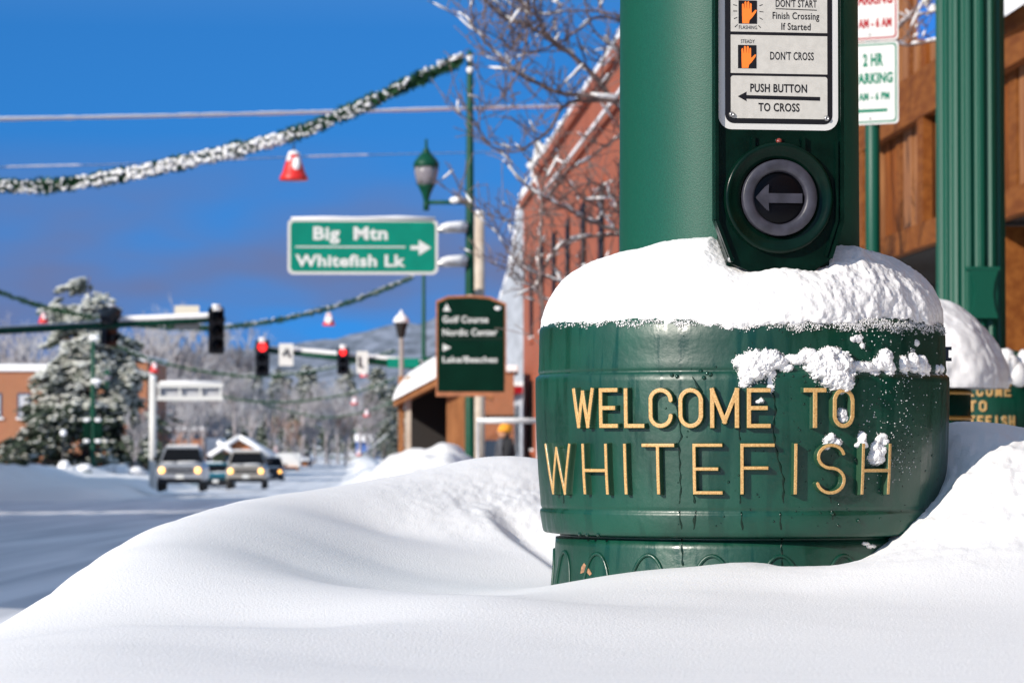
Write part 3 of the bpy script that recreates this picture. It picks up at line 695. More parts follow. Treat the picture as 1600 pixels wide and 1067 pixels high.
def snow_patch(circ, label, step=.0011):
    """clumps stuck to the ledge; (px,py,radius px x, radius px y, thickness m)"""
    C_ = []
    for px, py, ra, rb, H in circ:
        t, z = hit(px, py); C_.append((t * .37, z, ra / (900 * max(.35, math.cos(t))), rb / 900, H))
    a0 = min(c[0] - c[2] * 1.3 for c in C_); a1 = max(c[0] + c[2] * 1.3 for c in C_); z0 = min(c[1] - c[3] * 1.3 for c in C_); z1 = max(c[1] + c[3] * 1.3 for c in C_)
    Ag, Zg_ = np.meshgrid(np.arange(a0, a1, step), np.arange(z0, z1, step), indexing='ij')
    h = np.full(Ag.shape, -1.0)
    w = 0.28 * fbm(Ag * 120, Zg_ * 120, octs=4, seed=41, gain=.65)
    for ca, cz_, ra, rb, H in C_:
        e = ((Ag - ca) / ra) ** 2 + ((Zg_ - cz_) / rb) ** 2 + w
        h = np.maximum(h, np.where(e < 1, H * np.sqrt(np.clip(1 - e, 0, 1)), -.001))
    h = h + np.where(h > 0, 0.0008 * fbm(Ag * 300, Zg_ * 300, octs=3, seed=5, gain=.6) + .0018 * fbm(Ag * 90, Zg_ * 90, octs=2, seed=51), 0)
    X, Y = cyl(Ag / .37, Zg_, np.maximum(h, -.0015))
    o = grid_obj('snow_patch', X, Y, Zg_, SNOW, None, keep=h > 0)
    m = MB()
    for ca, cz_, ra, rb, H in C_:
        for k in range(int(260 * (ra + rb) / .05 * .4)):
            q = r2.uniform(0, 6.28); e = r2.gauss(1.0, .10); A1, Z1 = ca + ra * e * math.cos(q), cz_ + rb * e * math.sin(q)
            if any(((A1 - c[0]) / c[2]) ** 2 + ((Z1 - c[1]) / c[3]) ** 2 < .75 for c in C_): continue
            x, y = cyl(A1 / .37, Z1, .0008); m.blob((x, y, Z1), r2.uniform(.0005, .0013), SNOW, k, (5, 4), .7)
    if m.v:
        q = m.build('crumbs'); q.parent = o; tag(q, kind='stuff')
    return tag(o, label, 'snow patch', 'snow patches stuck to the big base')
snow_patch([(1163,566,17,12,.018),(1180,572,27,24,.024),(1196,560,26,14,.02),(1212,566,20,10,.015),(1228,574,11,7,.008),(1170,580,16,20,.014),(1203,583,9,12,.006),(1204,600,6,12,.003),(1163,600,8,6,.003),(1236,560,10,6,.006),(1246,562,14,7,.008),(1262,552,14,8,.008)],
           'wide lumpy snow patch on the base ledge above the last E of WELCOME')
snow_patch([(1285,570,28,20,.024),(1300,575,34,29,.028),(1308,590,26,22,.026),(1297,552,20,10,.016),(1316,596,16,18,.02),(1325,576,12,14,.014)],
           'largest round snow clump stuck to the base over the word TO')
snow_patch([(1350,573,20,8,.01),(1338,572,14,8,.008),(1372,570,10,12,.01),(1382,562,12,16,.014),(1388,574,10,12,.012),(1364,580,9,6,.006)],
           'narrow ridge of snow on the ledge just right of the round clump')
snow_patch([(1412,570,8,14,.01),(1426,565,8,17,.012),(1438,570,9,15,.012),(1447,576,6,10,.008),(1464,578,3,8,.006),(1471,578,3,8,.006)],
           'row of small snow lumps at the far right end of the ledge')
snow_patch([(1315,648,8,12,.011),(1317,655,9,8,.011)], 'snow ball lodged inside the O of TO')
snow_patch([(1296,687,9,8,.009),(1306,691,10,6,.009),(1291,696,6,6,.008),(1299,681,5,5,.006)], 'small snow tuft sitting on top of the S of WHITEFISH')
snow_patch([(1346,683,6,9,.011),(1347,694,8,7,.011),(1340,696,5,4,.008)], 'snow tuft on the left stem of the last H')
snow_patch([(1378,682,7,5,.009),(1381,690,7,6,.009),(1373,687,6,5,.007)], 'snow tuft on the right stem of the last H')
snow_patch([(1368,700,9,10,.012),(1368,714,13,13,.013),(1374,706,8,12,.012)], 'pointed heap of snow resting on the crossbar of the last H')
snow_patch([(1341,529,7,6,.004),(1347,540,4,4,.004),(1332,530,4,4,.003)], 'small icy crust above the ledge, under the snow dome')
snow_patch([(1432,536,4,5,.004)], 'tiny round snow fleck at the dark right side of the base')
snow_patch([(1186,628,6,3,.007),(1190,626,4,4,.007)], 'thin snow on the middle bar of the last E of WELCOME')
snow_patch([(1352,849,6,2.5,.004),(1361,853,8,3,.004)], 'faint snow smear on the foot below the lower band')

# ------------------------------------------------------------------ second post, litter bin, parking signs
S2 = 18.4
C2 = P(1518, 690, S2); B2 = empty('lamp_post', (C2.x, C2.y, 0.0))
tag(B2, 'fluted green post with a three-line lettered base, behind the snow-covered bin', 'lamp post')
K2 = F / S2
def z2(py): return P(1518, py, S2).z
m = MB(); prof2 = [(.34, -.1), (.34, .80), (.36, .84), (.362, .86), (.358, .87), (.37, z2(690)), (.372, z2(640)), (.371, z2(592)), (.365, z2(590)), (.352, z2(588)), (.352, z2(560)), (.345, z2(556)), (.20, z2(545))]
m.lathe(prof2, GREEN, 96, ax=(C2.x, C2.y)); world_child(m.build('post_base'), B2)
m = MB(); nfl = 16
def fl(q): return 1 - 0.11 * max(0, 1 - (abs(math.sin(q * nfl / 2)) / .80) ** 2) ** .5
m.lathe([(.190, z2(575)), (.190, z2(548)), (.186, z2(545)), (.184, z2(0)), (.18, 5.2)], GREENP, 384, ax=(C2.x, C2.y), flute=fl); world_child(m.build('fluted_shaft'), B2)
m = MB(); D2 = P(1535, 460, S2 - .185); DM = plane_frame(D2, R(8))
def k2(px): return (px - 1535) / K2
hw_, hy = 24 / K2, 37 / K2
m.box((0, 0, 0), (2 * hw_, 2 * hy, .03), GREENP, DM)
m.prism([(-hw_ * .95, hy), (hw_ * .95, hy), (hw_ * .7, hy * .5), (hw_ * .6, 0), (hw_ * .7, -hy * .5), (hw_ * .95, -hy), (-hw_ * .95, -hy), (-hw_ * .7, -hy * .5), (-hw_ * .6, 0), (-hw_ * .7, hy * .5)][::-1], .015, .032, GREENP, DM)
m.box((0, hy + .01, .01), (2 * hw_ * 1.1, .02, .05), GREENP, DM)
world_child(m.build('access_door', None, .004), B2)
def line2(word, px0, px1, yt, yb):
    n = len(word); w = (px1 - px0) / n
    for i, ch in enumerate(word):
        a, b = px0 + w * i + w * .12, px0 + w * (i + 1) - w * .12
        ta, tb = math.asin(max(-.95, min(.95, (a - 1518) / (.372 * K2)))), math.asin(max(-.95, min(.95, (b - 1518) / (.372 * K2))))
        zb, zt3 = z2(yb), z2(yt)
        if ch == 'I': c = (ta + tb) / 2; ta, tb = c - .016, c + .016
        world_child(letter(ch, ta, tb, zb, zt3, .371, .006, .008, .0028, B2, .003, C2.x, C2.y, .371), B2)
line2('WELCOME', 1466, 1567, 602, 621); line2('TO', 1497, 1529, 627, 644); line2('WHITEFISH', 1461, 1573, 650, 668)
m = MB()
for k in range(26):
    t = R(-30 + k * 6.2); rr_ = .335 + .03 * r2.random()
    m.blob((C2.x + rr_ * math.sin(t), C2.y - rr_ * math.cos(t), z2(576) + .03 * math.sin(k * 1.7)), .055 + .02 * r2.random(), SNOW, k, (10, 7), .2)
o = m.build('snow_dome'); tag(o, 'small snow rim on the shoulder of the farther three-line lettered base', 'snow dome')

TB = P(1418, 690, 12.0); K3 = F / 12.0
def z3(py): return P(1418, py, 12.0).z
bn = empty('litter_bin', (TB.x, TB.y, 0)); tag(bn, 'dark-lidded green litter bin half hidden behind the big lettered base', 'litter bin')
m = MB(); m.lathe([(.20, .0), (.20, .1), (.222, .12), (.222, z3(603))], GREENP, 40, ax=(TB.x, TB.y), flute=lambda q: 1 - .012 * (math.sin(q * 20) > .6)); world_child(m.build('bin_body'), bn)
m = MB(); m.lathe([(.24, z3(609)), (.312, z3(608)), (.318, z3(604)), (.318, z3(588)), (.30, z3(583)), (.1, z3(570)), (.01, z3(568))], BLACK, 48, ax=(TB.x, TB.y)); world_child(m.build('lid'), bn)
m = MB(); 
for py in (613, 652): m.lathe([(.2225, z3(py + 4)), (.2265, z3(py + 3)), (.2265, z3(py - 1)), (.2225, z3(py - 2))], GOLD, 40, ax=(TB.x, TB.y), caps=False)
world_child(m.build('gold_band'), bn)
TH, PH = np.meshgrid(np.linspace(-math.pi, math.pi, 260), np.linspace(0, 1, 70), indexing='ij')
q = PH * (math.pi / 2 + .2) - .2; hT = z3(462) - z3(592)
ro = .352 + .008 * fbm(np.sin(TH) * 3, np.cos(TH) * 3, octs=4, seed=66)
rad = ro * np.abs(np.cos(q)) ** .9; zc = z3(592) + hT * np.where(q < 0, .12 * np.sin(q) / .2, np.abs(np.sin(q)) ** 1.25)
nn = .008 * fbm(rad * np.sin(TH) * 14, rad * np.cos(TH) * 14, zc * 14, octs=3, seed=67, gain=.5)
rad = rad + nn * np.cos(q); zc = zc + nn * np.maximum(np.sin(q), 0)
tag(grid_obj('snow_dome', TB.x + rad * np.sin(TH), TB.y - rad * np.cos(TH), zc, SNOW), 'tall rounded snow heap on the lid of the green litter bin', 'snow dome')
m = MB(); a_ = P(1552, 574, 12.0); b_ = P(1578, 596, 11.9); BL = SNOW
m.tube([a_, (a_ + b_) / 2 + Vector((0, 0, .005)), b_], [.016, .02, .012], BL, 8); o = m.build('snow_lip'); o.parent = None
for ob in COL.objects:
    if ob.name.startswith('snow_dome') and 'litter' in ob.get('label', ''): o.parent = ob

S3 = 18.9; PS = P(1365, 690, S3); KS = F / S3
ps = empty('parking_sign_post', (PS.x, PS.y, 0)); tag(ps, 'green round post carrying a red and a green parking sign, right of the big post', 'sign post')
m = MB(); m.tube([(PS.x, PS.y, -.2), (PS.x, PS.y, 4.3)], .041, GREENP, 24); m.lathe([(.043, 4.3), (.03, 4.33), (.01, 4.34)], GREENP, 24, ax=(PS.x, PS.y)); world_child(m.build('post'), ps)
PM = plane_frame((PS.x, PS.y - .052, 0), R(-30))
def zs(py): return P(1365, py, S3).z
hw_ = .150
def sign_plate(name, zb, zt4, ink, fn):
    m = MB(); m.prism(rrect(-hw_, hw_, zb, zt4, .022), -.001, .001, SIGNT, PM); pl = world_child(m.build(name), ps)
    m = MB(); ot = rrect(-hw_ + .010, hw_ - .010, zb + .010, zt4 - .010, .02); m.prism(ot, .0, .002, ink, PM)
    m.prism(rrect(-hw_ + .019, hw_ - .019, zb + .019, zt4 - .019, .016), .0, .003, SIGNT, PM); fn(m, zb, zt4); 
    l_ = m.build('sign_face', pl)
zb1, zt1 = zs(196), zs(68); zb2, zt2 = zs(66), zs(66) + .457
def f1(m, zb, zt4):
    T = lambda s, a, b, c, d, b_=.02: text(m, PM, s, a, b, zb + c, zb + d, TEAL, .0036, b_ + .03)
    T('2 HR', -.062, .062, .325, .398); T('PARKING', -.118, .118, .228, .290); T('8 AM - 6 PM', -.120, .098, .135, .180)
    m.prism([(-.09, zb + .067), (.085, zb + .067), (.085, zb + .085), (-.09, zb + .085)], .002, .0036, TEAL, PM)
    m.prism([(-.09, zb + .055), (-.09, zb + .097), (-.122, zb + .076)][::-1], .002, .0036, TEAL, PM)
def f2(m, zb, zt4):
    T = lambda s, a, b, c, d, b_=.02: text(m, PM, s, a, b, zb + c, zb + d, REDINK, .0036, b_ + .03)
    T('NO', -.055, .055, .335, .405); T('PARKING', -.118, .118, .205, .275); T('2 AM - 6 AM', -.122, .112, .075, .128)
sign_plate('green_sign', zb1, zt1, TEAL, f1); sign_plate('red_sign', zb2, zt2, REDINK, f2)
m = MB(); 
for zc_ in (zb1 + .035, zb2 + .035): m.tube([PM @ Vector((-.02, zc_, .0036)), PM @ Vector((-.02, zc_, .008))], .006, STEEL, 10)
world_child(m.build('bolt'), ps)

# ------------------------------------------------------------------ brown timber building on the right
wb = empty('timber_building', G(36, 5.8, -.4)); tag(wb, 'brown board-clad building with a snow-loaded awning beside the fluted post', 'building')
FD = 5.8
def SFb(m, s0, s1, d0, d1, z0, z1, mt): m.box(((d0 + d1) / 2, (s0 + s1) / 2, (z0 + z1) / 2), (abs(d1 - d0), abs(s1 - s0), abs(z1 - z0)), mt, SF)
m = MB(); SFb(m, -12, 52, 7.2, 14, -.6, 2.85, DARK); SFb(m, -12, 52, FD + .05, 14, 2.86, 6.9, DARK)
world_child(m.build('wall'), wb)
m = MB(); rr3 = random.Random(3)
s_ = -12.0
while s_ < 52:
    w_ = .24 + .24 * rr3.random()
    SFb(m, s_, s_ + w_ - .07, FD - .05 * rr3.random(), FD + .045, 3.06, 4.17, rr3.choice((WOOD, WOOD, WOODB, WOODO))); SFb(m, s_, s_ + w_ - .07, FD - .05 * rr3.random(), FD + .045, 4.60, 6.9, rr3.choice((WOOD, WOOD, WOODB, WOODO))); s_ += w_
world_child(m.build('board_cladding'), wb)
m = MB(); SFb(m, -12, 52, FD - .16, FD - .051, 4.14, 4.62, WOODB); SFb(m, -12, 37.6, FD - .16, FD - .051, 2.84, 3.08, WOODB); SFb(m, 38, 52, FD - .12, FD - .051, 2.70, 3.05, WOODB)
for s0 in (33.7, 37.7, 41.5): SFb(m, s0, s0 + .35, FD - .15, FD - .052, 3.081, 4.139, WOODB)
world_child(m.build('beam'), wb)
m = MB()
for s0 in (37.8, 38.1, 38.5, 38.9, 39.3, 39.7): SFb(m, s0, s0 + .26, FD - .01, FD + .05, 1.9, 2.83, WOOD)
world_child(m.build('siding_boards'), wb)
for s0 in (-10, -4, 2, 8, 14, 20, 30.3, 40.4, 47):
    m = MB(); SFb(m, s0, s0 + .30, FD - .02, FD + .28, -.6, 2.83, WOODB); world_child(m.build('column'), wb)
for a_, b_, c_x in ((26, 30.0, 6.4), (31.3, 36.5, 7.1)): m = MB(); SFb(m, a_, b_, c_x, c_x + .1, .3, 2.5, GLASS); world_child(m.build('shop_window'), wb)
m = MB()
for s0 in (26, 27.3, 28.6, 29.9): SFb(m, s0, s0 + .1, 6.33, 6.42, .2, 2.6, WOODB)
SFb(m, 26, 30, 6.33, 6.42, .2, .32, WOODB); SFb(m, 26, 30, 6.33, 6.42, 2.5, 2.62, WOODB); SFb(m, 26, 30, 6.34, 6.41, 1.42, 1.50, WOODB); world_child(m.build('window_frame'), wb)
m = MB()
m.add([tuple(SF @ Vector(v)) for v in [(FD - .75, 20, 4.20), (FD - .75, 27.0, 4.20), (FD - .17, 27.0, 4.75), (FD - .17, 20, 4.75), (FD - .75, 20, 4.06), (FD - .75, 27.0, 4.06), (FD - .17, 27.0, 4.30), (FD - .17, 20, 4.30)]],
      [(0, 1, 2, 3), (4, 7, 6, 5), (0, 4, 5, 1), (1, 5, 6, 2), (2, 6, 7, 3), (3, 7, 4, 0)], WOODB)
world_child(m.build('awning'), wb)
SU, SV = np.meshgrid(np.linspace(19.9, 27.15, 160), np.linspace(0, 1, 24), indexing='ij')
qq = SV * math.pi; ed = np.clip((27.15 - SU) / .45, 0, 1) ** .5
dq = FD - .42 - .46 * np.cos(qq); zq = 4.22 + .62 * (1 - SV * -.0) * SV + .42 * np.sin(qq) ** .7 * ed * (1 + .3 * vnoise(SU * 1.4, SV * 2, 0, 4)) - .10 * (SV < .05)
V = SF @ Vector((0, 0, 0))
cc, sn = math.cos(YAW), math.sin(YAW)
o = grid_obj('awning_snow', dq * cc - SU * sn, dq * sn + SU * cc, zq, SNOWF, wb); o.matrix_parent_inverse = Matrix.Translation(-wb.location)
m = MB(); BLUE = mat('blue_banner', (0.01, 0.17, 0.62), .5); bp = P(1450, 62, 32.2); 
bs = empty('hanging_banner', bp); tag(bs, 'small bright blue banner with white marks, left of the fluted post top', 'banner')
BM = plane_frame(bp, 0); m.box((0.02, .50, 0), (.24, 1.0, .02), BLUE, BM); world_child(m.build('banner_cloth'), bs)
m = MB(); m.tube([BM @ Vector((-.14, 1.02, 0)), BM @ Vector((.6, 1.02, 0))], .018, BLACK, 8); world_child(m.build('bracket'), bs)
m = MB()
for (x, y, r_) in ((-.02, .36, .045), (.05, .30, .035), (.03, .40, .03)): m.lathe([(r_, 0), (r_, .004)], WHITE, 14, M=BM @ Matrix.Translation((x, y, .011)))
world_child(m.build('emblem'), bs)

# ------------------------------------------------------------------ street tree with snowy branches
tr = empty('bare_tree', G(33, 3.6, 0)); tag(tr, 'bare street tree with snow lying on its branches, trunk behind the big post', 'tree')
TP = P(1128, 700, 33.0)
bark, sno = MB(), MB(); r4 = random.Random(12)
def branch(pts_, r0, r1, snow=0.6, tw=1.0, dep=0):
    n = len(pts_)
    sm = []
    for i in range(n - 1):                        # smooth by subdividing
        p0, p1, p2, p3 = pts_[max(0, i - 1)], pts_[i], pts_[i + 1], pts_[min(n - 1, i + 2)]
        for k in range(5):
            t = k / 5; sm.append(.5 * ((2 * p1) + (p2 - p0) * t + (2 * p0 - 5 * p1 + 4 * p2 - p3) * t * t + (3 * p1 - p0 - 3 * p2 + p3) * t ** 3))
    sm.append(pts_[-1]); N = len(sm)
    sm = [p + Vector((r4.uniform(-1, 1), r4.uniform(-1, 1), r4.uniform(-1, 1))) * r0 * .35 for p in sm]
    rs_ = [r0 + (r1 - r0) * i / (N - 1) for i in range(N)]
    bark.tube(sm, rs_, BARK, 6)
    i = 0
    while i < N - 2:                              # snow lying along the top of the flatter stretches
        L = r4.randint(2, 7); seg = sm[i:i + L]
        if len(seg) >= 2 and r4.random() < snow and abs((seg[-1] - seg[0]).normalized().z) < .88:
            rr5 = [max(.012, rs_[min(N - 1, i + k)] * r4.uniform(.9, 1.5)) * (.45 if k in (0, len(seg) - 1) else 1) for k in range(len(seg))]
            sno.tube([p + Vector((-.2 * rs_[i], -.2 * rs_[i], rs_[min(N - 1, i + k)] * .75 + .004)) for k, p in enumerate(seg)], rr5, SNOWF, 6)
        i += L
    if dep < 2:
        for k in range(int(N * .55 * tw)):
            j = r4.randint(1, N - 1); d_ = (sm[j] - sm[j - 1]).normalized()
            q = Vector((r4.uniform(-1, 1), r4.uniform(-1, 1), r4.uniform(-.3, 1.1))) ; q = (d_ * .5 + q).normalized(); L = r4.uniform(.15, .6) * (.6 if dep else 1)
            p0 = sm[j]; p1 = p0 + q * L * .5 + Vector((0, 0, .03)); p2 = p0 + q * L + Vector((r4.uniform(-.06, .06), 0, r4.uniform(0, .12)))
            branch([p0, p1, p2], max(.005, rs_[j] * .4), .004, snow * .35, tw * .5, dep + 1)
def px_branch(pp, w0, w1, Y0, Y1, snow=.6, tw=1.0):
    n = len(pp); branch([P(x, y, Y0 + (Y1 - Y0) * i / (n - 1)) for i, (x, y) in enumerate(pp)], w0 / 2 / (F / Y0), w1 / 2 / (F / Y1), snow, tw)
TPx = 1120
branch([Vector((TP.x, TP.y, -.6)), P(1122, 600, 33), P(1118, 420, 33), P(1112, 250, 33), P(1095, 60, 33.2), P(1080, -150, 33.5)], .10, .03, .2, .3)
TR = [
 ([(1112,300),(1040,220),(968,165),(932,125),(892,86),(865,67),(828,42),(791,29),(764,7),(750,-20)], 13, 4, 33, 32, .5),
 ([(968,158),(912,148),(875,145),(841,130),(818,121),(794,101),(760,67),(740,40),(737,0),(745,-40)], 9, 3, 32.6, 31.5, .5),
 ([(1110,250),(1030,215),(969,216),(939,233),(912,253),(882,270),(860,300)], 8, 3, 33, 32.3, .4),
 ([(1040,190),(963,160),(905,158),(878,169),(861,199),(838,219),(818,233),(791,238),(764,226),(750,202),(750,179)], 8, 2.5, 32.8, 31.8, .15),
 ([(828,42),(821,20),(823,54),(814,98),(807,118),(791,145),(774,162)], 5, 2.5, 32.2, 31.6, .0),
 ([(1000,40),(939,27),(912,40),(875,67),(841,79),(814,81),(784,64),(765,50)], 6, 2.5, 33, 32, .2),
 ([(1050,60),(966,24),(892,17),(850,24),(800,10)], 5, 2.5, 33, 32.4, .6),
 ([(892,86),(855,54),(838,27),(811,0),(800,-20)], 6, 3, 32.4, 31.9, .3),
 ([(1112,420),(1020,380),(933,350),(905,338),(892,329),(868,318),(849,307),(820,290)], 10, 4, 33, 32.2, 1.0),
 ([(1110,430),(1010,375),(970,366),(933,369),(891,375),(864,398),(849,421),(841,446),(846,480)], 9, 3, 33.3, 32.6, .95),
 ([(846,300),(846,350),(843,400),(845,440),(850,500),(846,560)], 5, 7, 32.4, 32.6, .2),
 ([(1000,340),(940,325),(900,300),(870,262),(866,230)], 5, 2, 33, 32.4, .5),
 ([(1000,400),(930,420),(890,440),(850,430),(800,400),(775,360)], 5, 2, 33.2, 32.4, .7),
 ([(1000,330),(950,300),(925,285),(890,300),(850,330),(800,345),(760,335)], 4, 2, 33.2, 32.6, .6),
 ([(1000,480),(940,455),(900,455),(860,470),(820,440),(800,420)], 6, 2, 33.4, 32.6, .8),
 ([(1000,90),(960,75),(930,50),(915,10),(910,-20)], 5, 2, 33.1, 32.8, .2),
 ([(1000,120),(970,100),(930,95),(900,60)], 4, 2, 33.1, 32.8, .7),
 ([(1120,140),(1250,110),(1340,80),(1385,60),(1420,30),(1470,15)], 7, 5, 32, 31, .7),
 ([(1385,60),(1400,68),(1430,70),(1470,62)], 7, 5, 31, 31, .5),
 ([(1110,350),(1190,280),(1280,200),(1350,-20)], 9, 4, 33.5, 34, .8),
]
for pp, a, b, Y0, Y1, sn_ in TR: px_branch(pp, a * .85, b * .85, Y0, Y1, sn_, 1.0)
world_child(bark.build('trunk'), tr); world_child(sno.build('branch_snow'), tr)

# ------------------------------------------------------------------ brick building, grey-sided building, low block on the right side of the street
bb = empty('brick_building', G(92, 5.8, -.9)); tag(bb, 'tall red brick building with snow-lined cornices behind the bare tree', 'building')
m = MB(); SFb(m, 64, 109, 5.85, 20, -1.1, 9.55, BRICK); SFb(m, 109, 118.3, 5.85, 20, -1.1, 9.15, BRICK); world_child(m.build('wall'), bb)
m = MB(); SFb(m, 64, 109, 5.70, 5.95, 9.35, 9.6, BRICK); SFb(m, 64, 106, 5.74, 5.88, 8.28, 8.42, BRICK); SFb(m, 109, 118.3, 5.7, 5.95, 9.0, 9.18, BRICK); world_child(m.build('cornice'), bb)
m = MB(); SFb(m, 64, 109, 5.68, 6.4, 9.603, 9.74, SNOWF); SFb(m, 64, 106, 5.70, 5.84, 8.425, 8.52, SNOWF); SFb(m, 109, 118.3, 5.68, 6.4, 9.19, 9.32, SNOWF)
for k in range(30):
    s0 = 64 + k * 1.8; v_ = SF @ Vector((5.8 + rr3.uniform(-.1, .2), s0, 9.74 - (.42 if s0 > 109 else 0))); m.blob(v_, .13, SNOWF, k, (8, 6), .2, (1, 2.5, .5))
world_child(m.build('roof_snow'), bb)
m = MB()
for s0, h_ in ((109.3, .95), (111.2, .65), (103.5, .3)):
    m = MB(); v_ = SF @ Vector((5.9, s0, 9.5)); m.lathe([(.16, 0), (.2, .1), (.12, .2), (.2 + .12 * (h_ < .9), .42), (.12, h_), (.02, h_ + .1)], WHITE, 12, M=Matrix.Translation(v_)); world_child(m.build('finial'), bb)
wn_par = []
for s0 in np.arange(67, 117, 6.4):
    for z0, z1 in ((4.3, 7.0), (.6, 2.9)):
        m = MB(); SFb(m, s0, s0 + 1.3, 5.80, 5.9, z0, z1, WSC); w = world_child(m.build('window'), bb)
        m = MB(); SFb(m, s0 - .12, s0 + 1.42, 5.78, 5.9, z0 - .16, z0, BRICK); SFb(m, s0 - .12, s0 + 1.42, 5.76, 5.86, z0 + .002, z0 + .07, SNOWF); SFb(m, s0 - .12, s0 + 1.42, 5.80, 5.9, z1, z1 + .22, BRICK)
        SFb(m, s0 + .02, s0 + 1.28, 5.77, 5.84, (z0 + z1) / 2, (z0 + z1) / 2 + .06, DARK)
        f = m.build('window_trim', w)
gb = empty('grey_sided_building', G(130, 5.8, -1.2)); tag(gb, 'building with a pale grey curved parapet wall just beyond the red brick building', 'building')
m = MB(); prf = [(119.4, -1.2), (119.4, 9.6), (122.5, 9.4), (125, 8.7), (128, 7.9), (131.5, 7.35), (136, 6.9), (140, 6.5), (140, -1.2)]
v0 = [SF @ Vector((5.9, s0, z0)) for s0, z0 in prf]; v1 = [SF @ Vector((14, s0, z0)) for s0, z0 in prf]; n_ = len(prf)
m.add(v0 + v1, [tuple(range(n_))[::-1], tuple(range(n_, 2 * n_))] + [(i, (i + 1) % n_, n_ + (i + 1) % n_, n_ + i) for i in range(n_)], mat('grey_stucco', (.42, .44, .47), .8, var=.18, scale=.7, stretch=(1, .3, 3)))
world_child(m.build('wall'), gb)
m = MB()
for (a, b) in zip(prf[1:-2], prf[2:-1]): m.tube([SF @ Vector((6.0, a[0], a[1] + .08)), SF @ Vector((6.0, b[0], b[1] + .08))], .16, SNOWF, 8)
world_child(m.build('parapet_snow'), gb)
m = MB(); SFb(m, 119.6, 139, 5.55, 5.95, 2.6, 2.85, REDINK); SFb(m, 119.6, 139, 5.5, 5.9, 2.852, 3.0, SNOWF); world_child(m.build('awning'), gb)
for a_, b_ in ((122, 126), (129, 134)): m = MB(); SFb(m, a_, b_, 5.84, 5.95, -.4, 2.2, GLASS); world_child(m.build('shop_window'), gb)
lb = empty('low_brick_building', G(118, 4.5, -1.0)); tag(lb, 'low orange brick building with a flat snowy roof behind the dark green guide sign', 'building')
def pz_(py, Y): return P(700, py, Y).z
m = MB(); c0, c1 = P(716, 700, 112), P(803, 700, 112)
m.box(((c0.x + c1.x) / 2, 115, 1.0), (c1.x - c0.x, 6, 4.4), BRICKO); world_child(m.build('wall'), lb)
m = MB(); m.box(((c0.x + c1.x) / 2, 115, 3.30), (c1.x - c0.x + .3, 6.3, .22), SNOWF); m.box(((c0.x + c1.x) / 2 + .3, 111.9, 1.7), (1.3, .10, .14), DARK); world_child(m.build('roof_snow', None, .05), lb)
m = MB(); m.box((c1.x - .8, 111.95, .2), (.7, .12, 1.5), GLASS); world_child(m.build('window'), lb)

# market hut with a deep snow roof
HY = 80.0; KH = F / HY
def hx(px): return (px - 800) / KH
def hz(py): return P(700, py, HY).z
ht = empty('wooden_hut', (hx(690), HY, -.8)); tag(ht, 'small open wooden hut under a deep snow load behind the dark green guide sign', 'hut')
m = MB(); 
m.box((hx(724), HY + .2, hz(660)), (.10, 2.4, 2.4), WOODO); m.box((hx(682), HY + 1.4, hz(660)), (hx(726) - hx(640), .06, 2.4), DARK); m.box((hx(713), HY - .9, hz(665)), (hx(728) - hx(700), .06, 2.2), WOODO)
world_child(m.build('wall'), ht)
m = MB()
for px in (628, 640, 728):
    m = MB(); m.box((hx(px), HY - 1.1 + (.6 if px == 628 else 0), hz(665)), (.13, .13, 2.3), WOODP if px == 640 else WOODO); world_child(m.build('post'), ht)
m = MB(); rp_ = [(618, 636), (618, 627), (700, 583), (770, 615), (770, 626), (700, 596)]
v0 = [Vector((hx(a), HY - 1.4, hz(b))) for a, b in rp_]; v1 = [Vector((hx(a), HY + 1.8, hz(b))) for a, b in rp_]
m.add(v0 + v1, [(0, 1, 2, 5), (5, 2, 3, 4), (6, 11, 8, 7), (11, 10, 9, 8)] + [(i, i + 6, (i + 1) % 6 + 6, (i + 1) % 6) for i in range(6)], WOODO); world_child(m.build('roof'), ht)
A_, B_ = np.meshgrid(np.linspace(0, 1, 70), np.linspace(0, 1, 40), indexing='ij')
pxs = 616 + A_ * 156; base_py = np.interp(pxs, [616, 700, 772], [627, 583, 615]); thick = 40 + 8 * vnoise(pxs / 30, B_ * 2, 0, 3)
env = (np.clip(np.sin(A_ * math.pi), 0, 1) ** .35) * (np.clip(np.sin(B_ * math.pi), 0, 1) ** .3)
zz2 = CZ + (HORIZON - base_py) / KH + thick * env / KH
o = grid_obj('roof_snow', (pxs - 800) / KH, HY - 1.45 + B_ * 3.3, zz2, SNOWF); world_child(o, ht)

# ------------------------------------------------------------------ street poles, lamps and signs
def lantern(mb, c, h, mb2=None):
    """acorn street lantern of height h hanging its foot at c"""
    T = Matrix.Translation(c); k = h / 1.1
    mb.lathe([(.02 * k, 0), (.045 * k, .02 * k), (.05 * k, .10 * k), (.075 * k, .20 * k), (.14 * k, .34 * k), (.16 * k, .38 * k)], GREENF, 18, M=T)
    if mb2 is not None: mb = mb2
    mb.lathe([(.21 * k, .70 * k), (.23 * k, .72 * k), (.235 * k, .76 * k), (.19 * k, .84 * k), (.11 * k, .93 * k), (.06 * k, .98 * k), (.07 * k, 1.0 * k), (.03 * k, 1.04 * k), (.02 * k, 1.2 * k), (.001, 1.22 * k)], GREENF, 18, M=T)
LGLASS = mat('lantern_glass', (.22, .20, .22), .3, coat=.1)
def lantern_glass(mb, c, h):
    k = h / 1.1; mb.lathe([(.155 * k, .38 * k), (.19 * k, .50 * k), (.215 * k, .62 * k), (.205 * k, .70 * k)], LGLASS, 18, M=Matrix.Translation(c))
    for q in range(6):
        a = q * math.pi / 3; mb.tube([Vector(c) + Vector((.16 * k * math.cos(a), .16 * k * math.sin(a), .38 * k)), Vector(c) + Vector((.22 * k * math.cos(a), .22 * k * math.sin(a), .71 * k))], .009 * k, GREENF, 4)
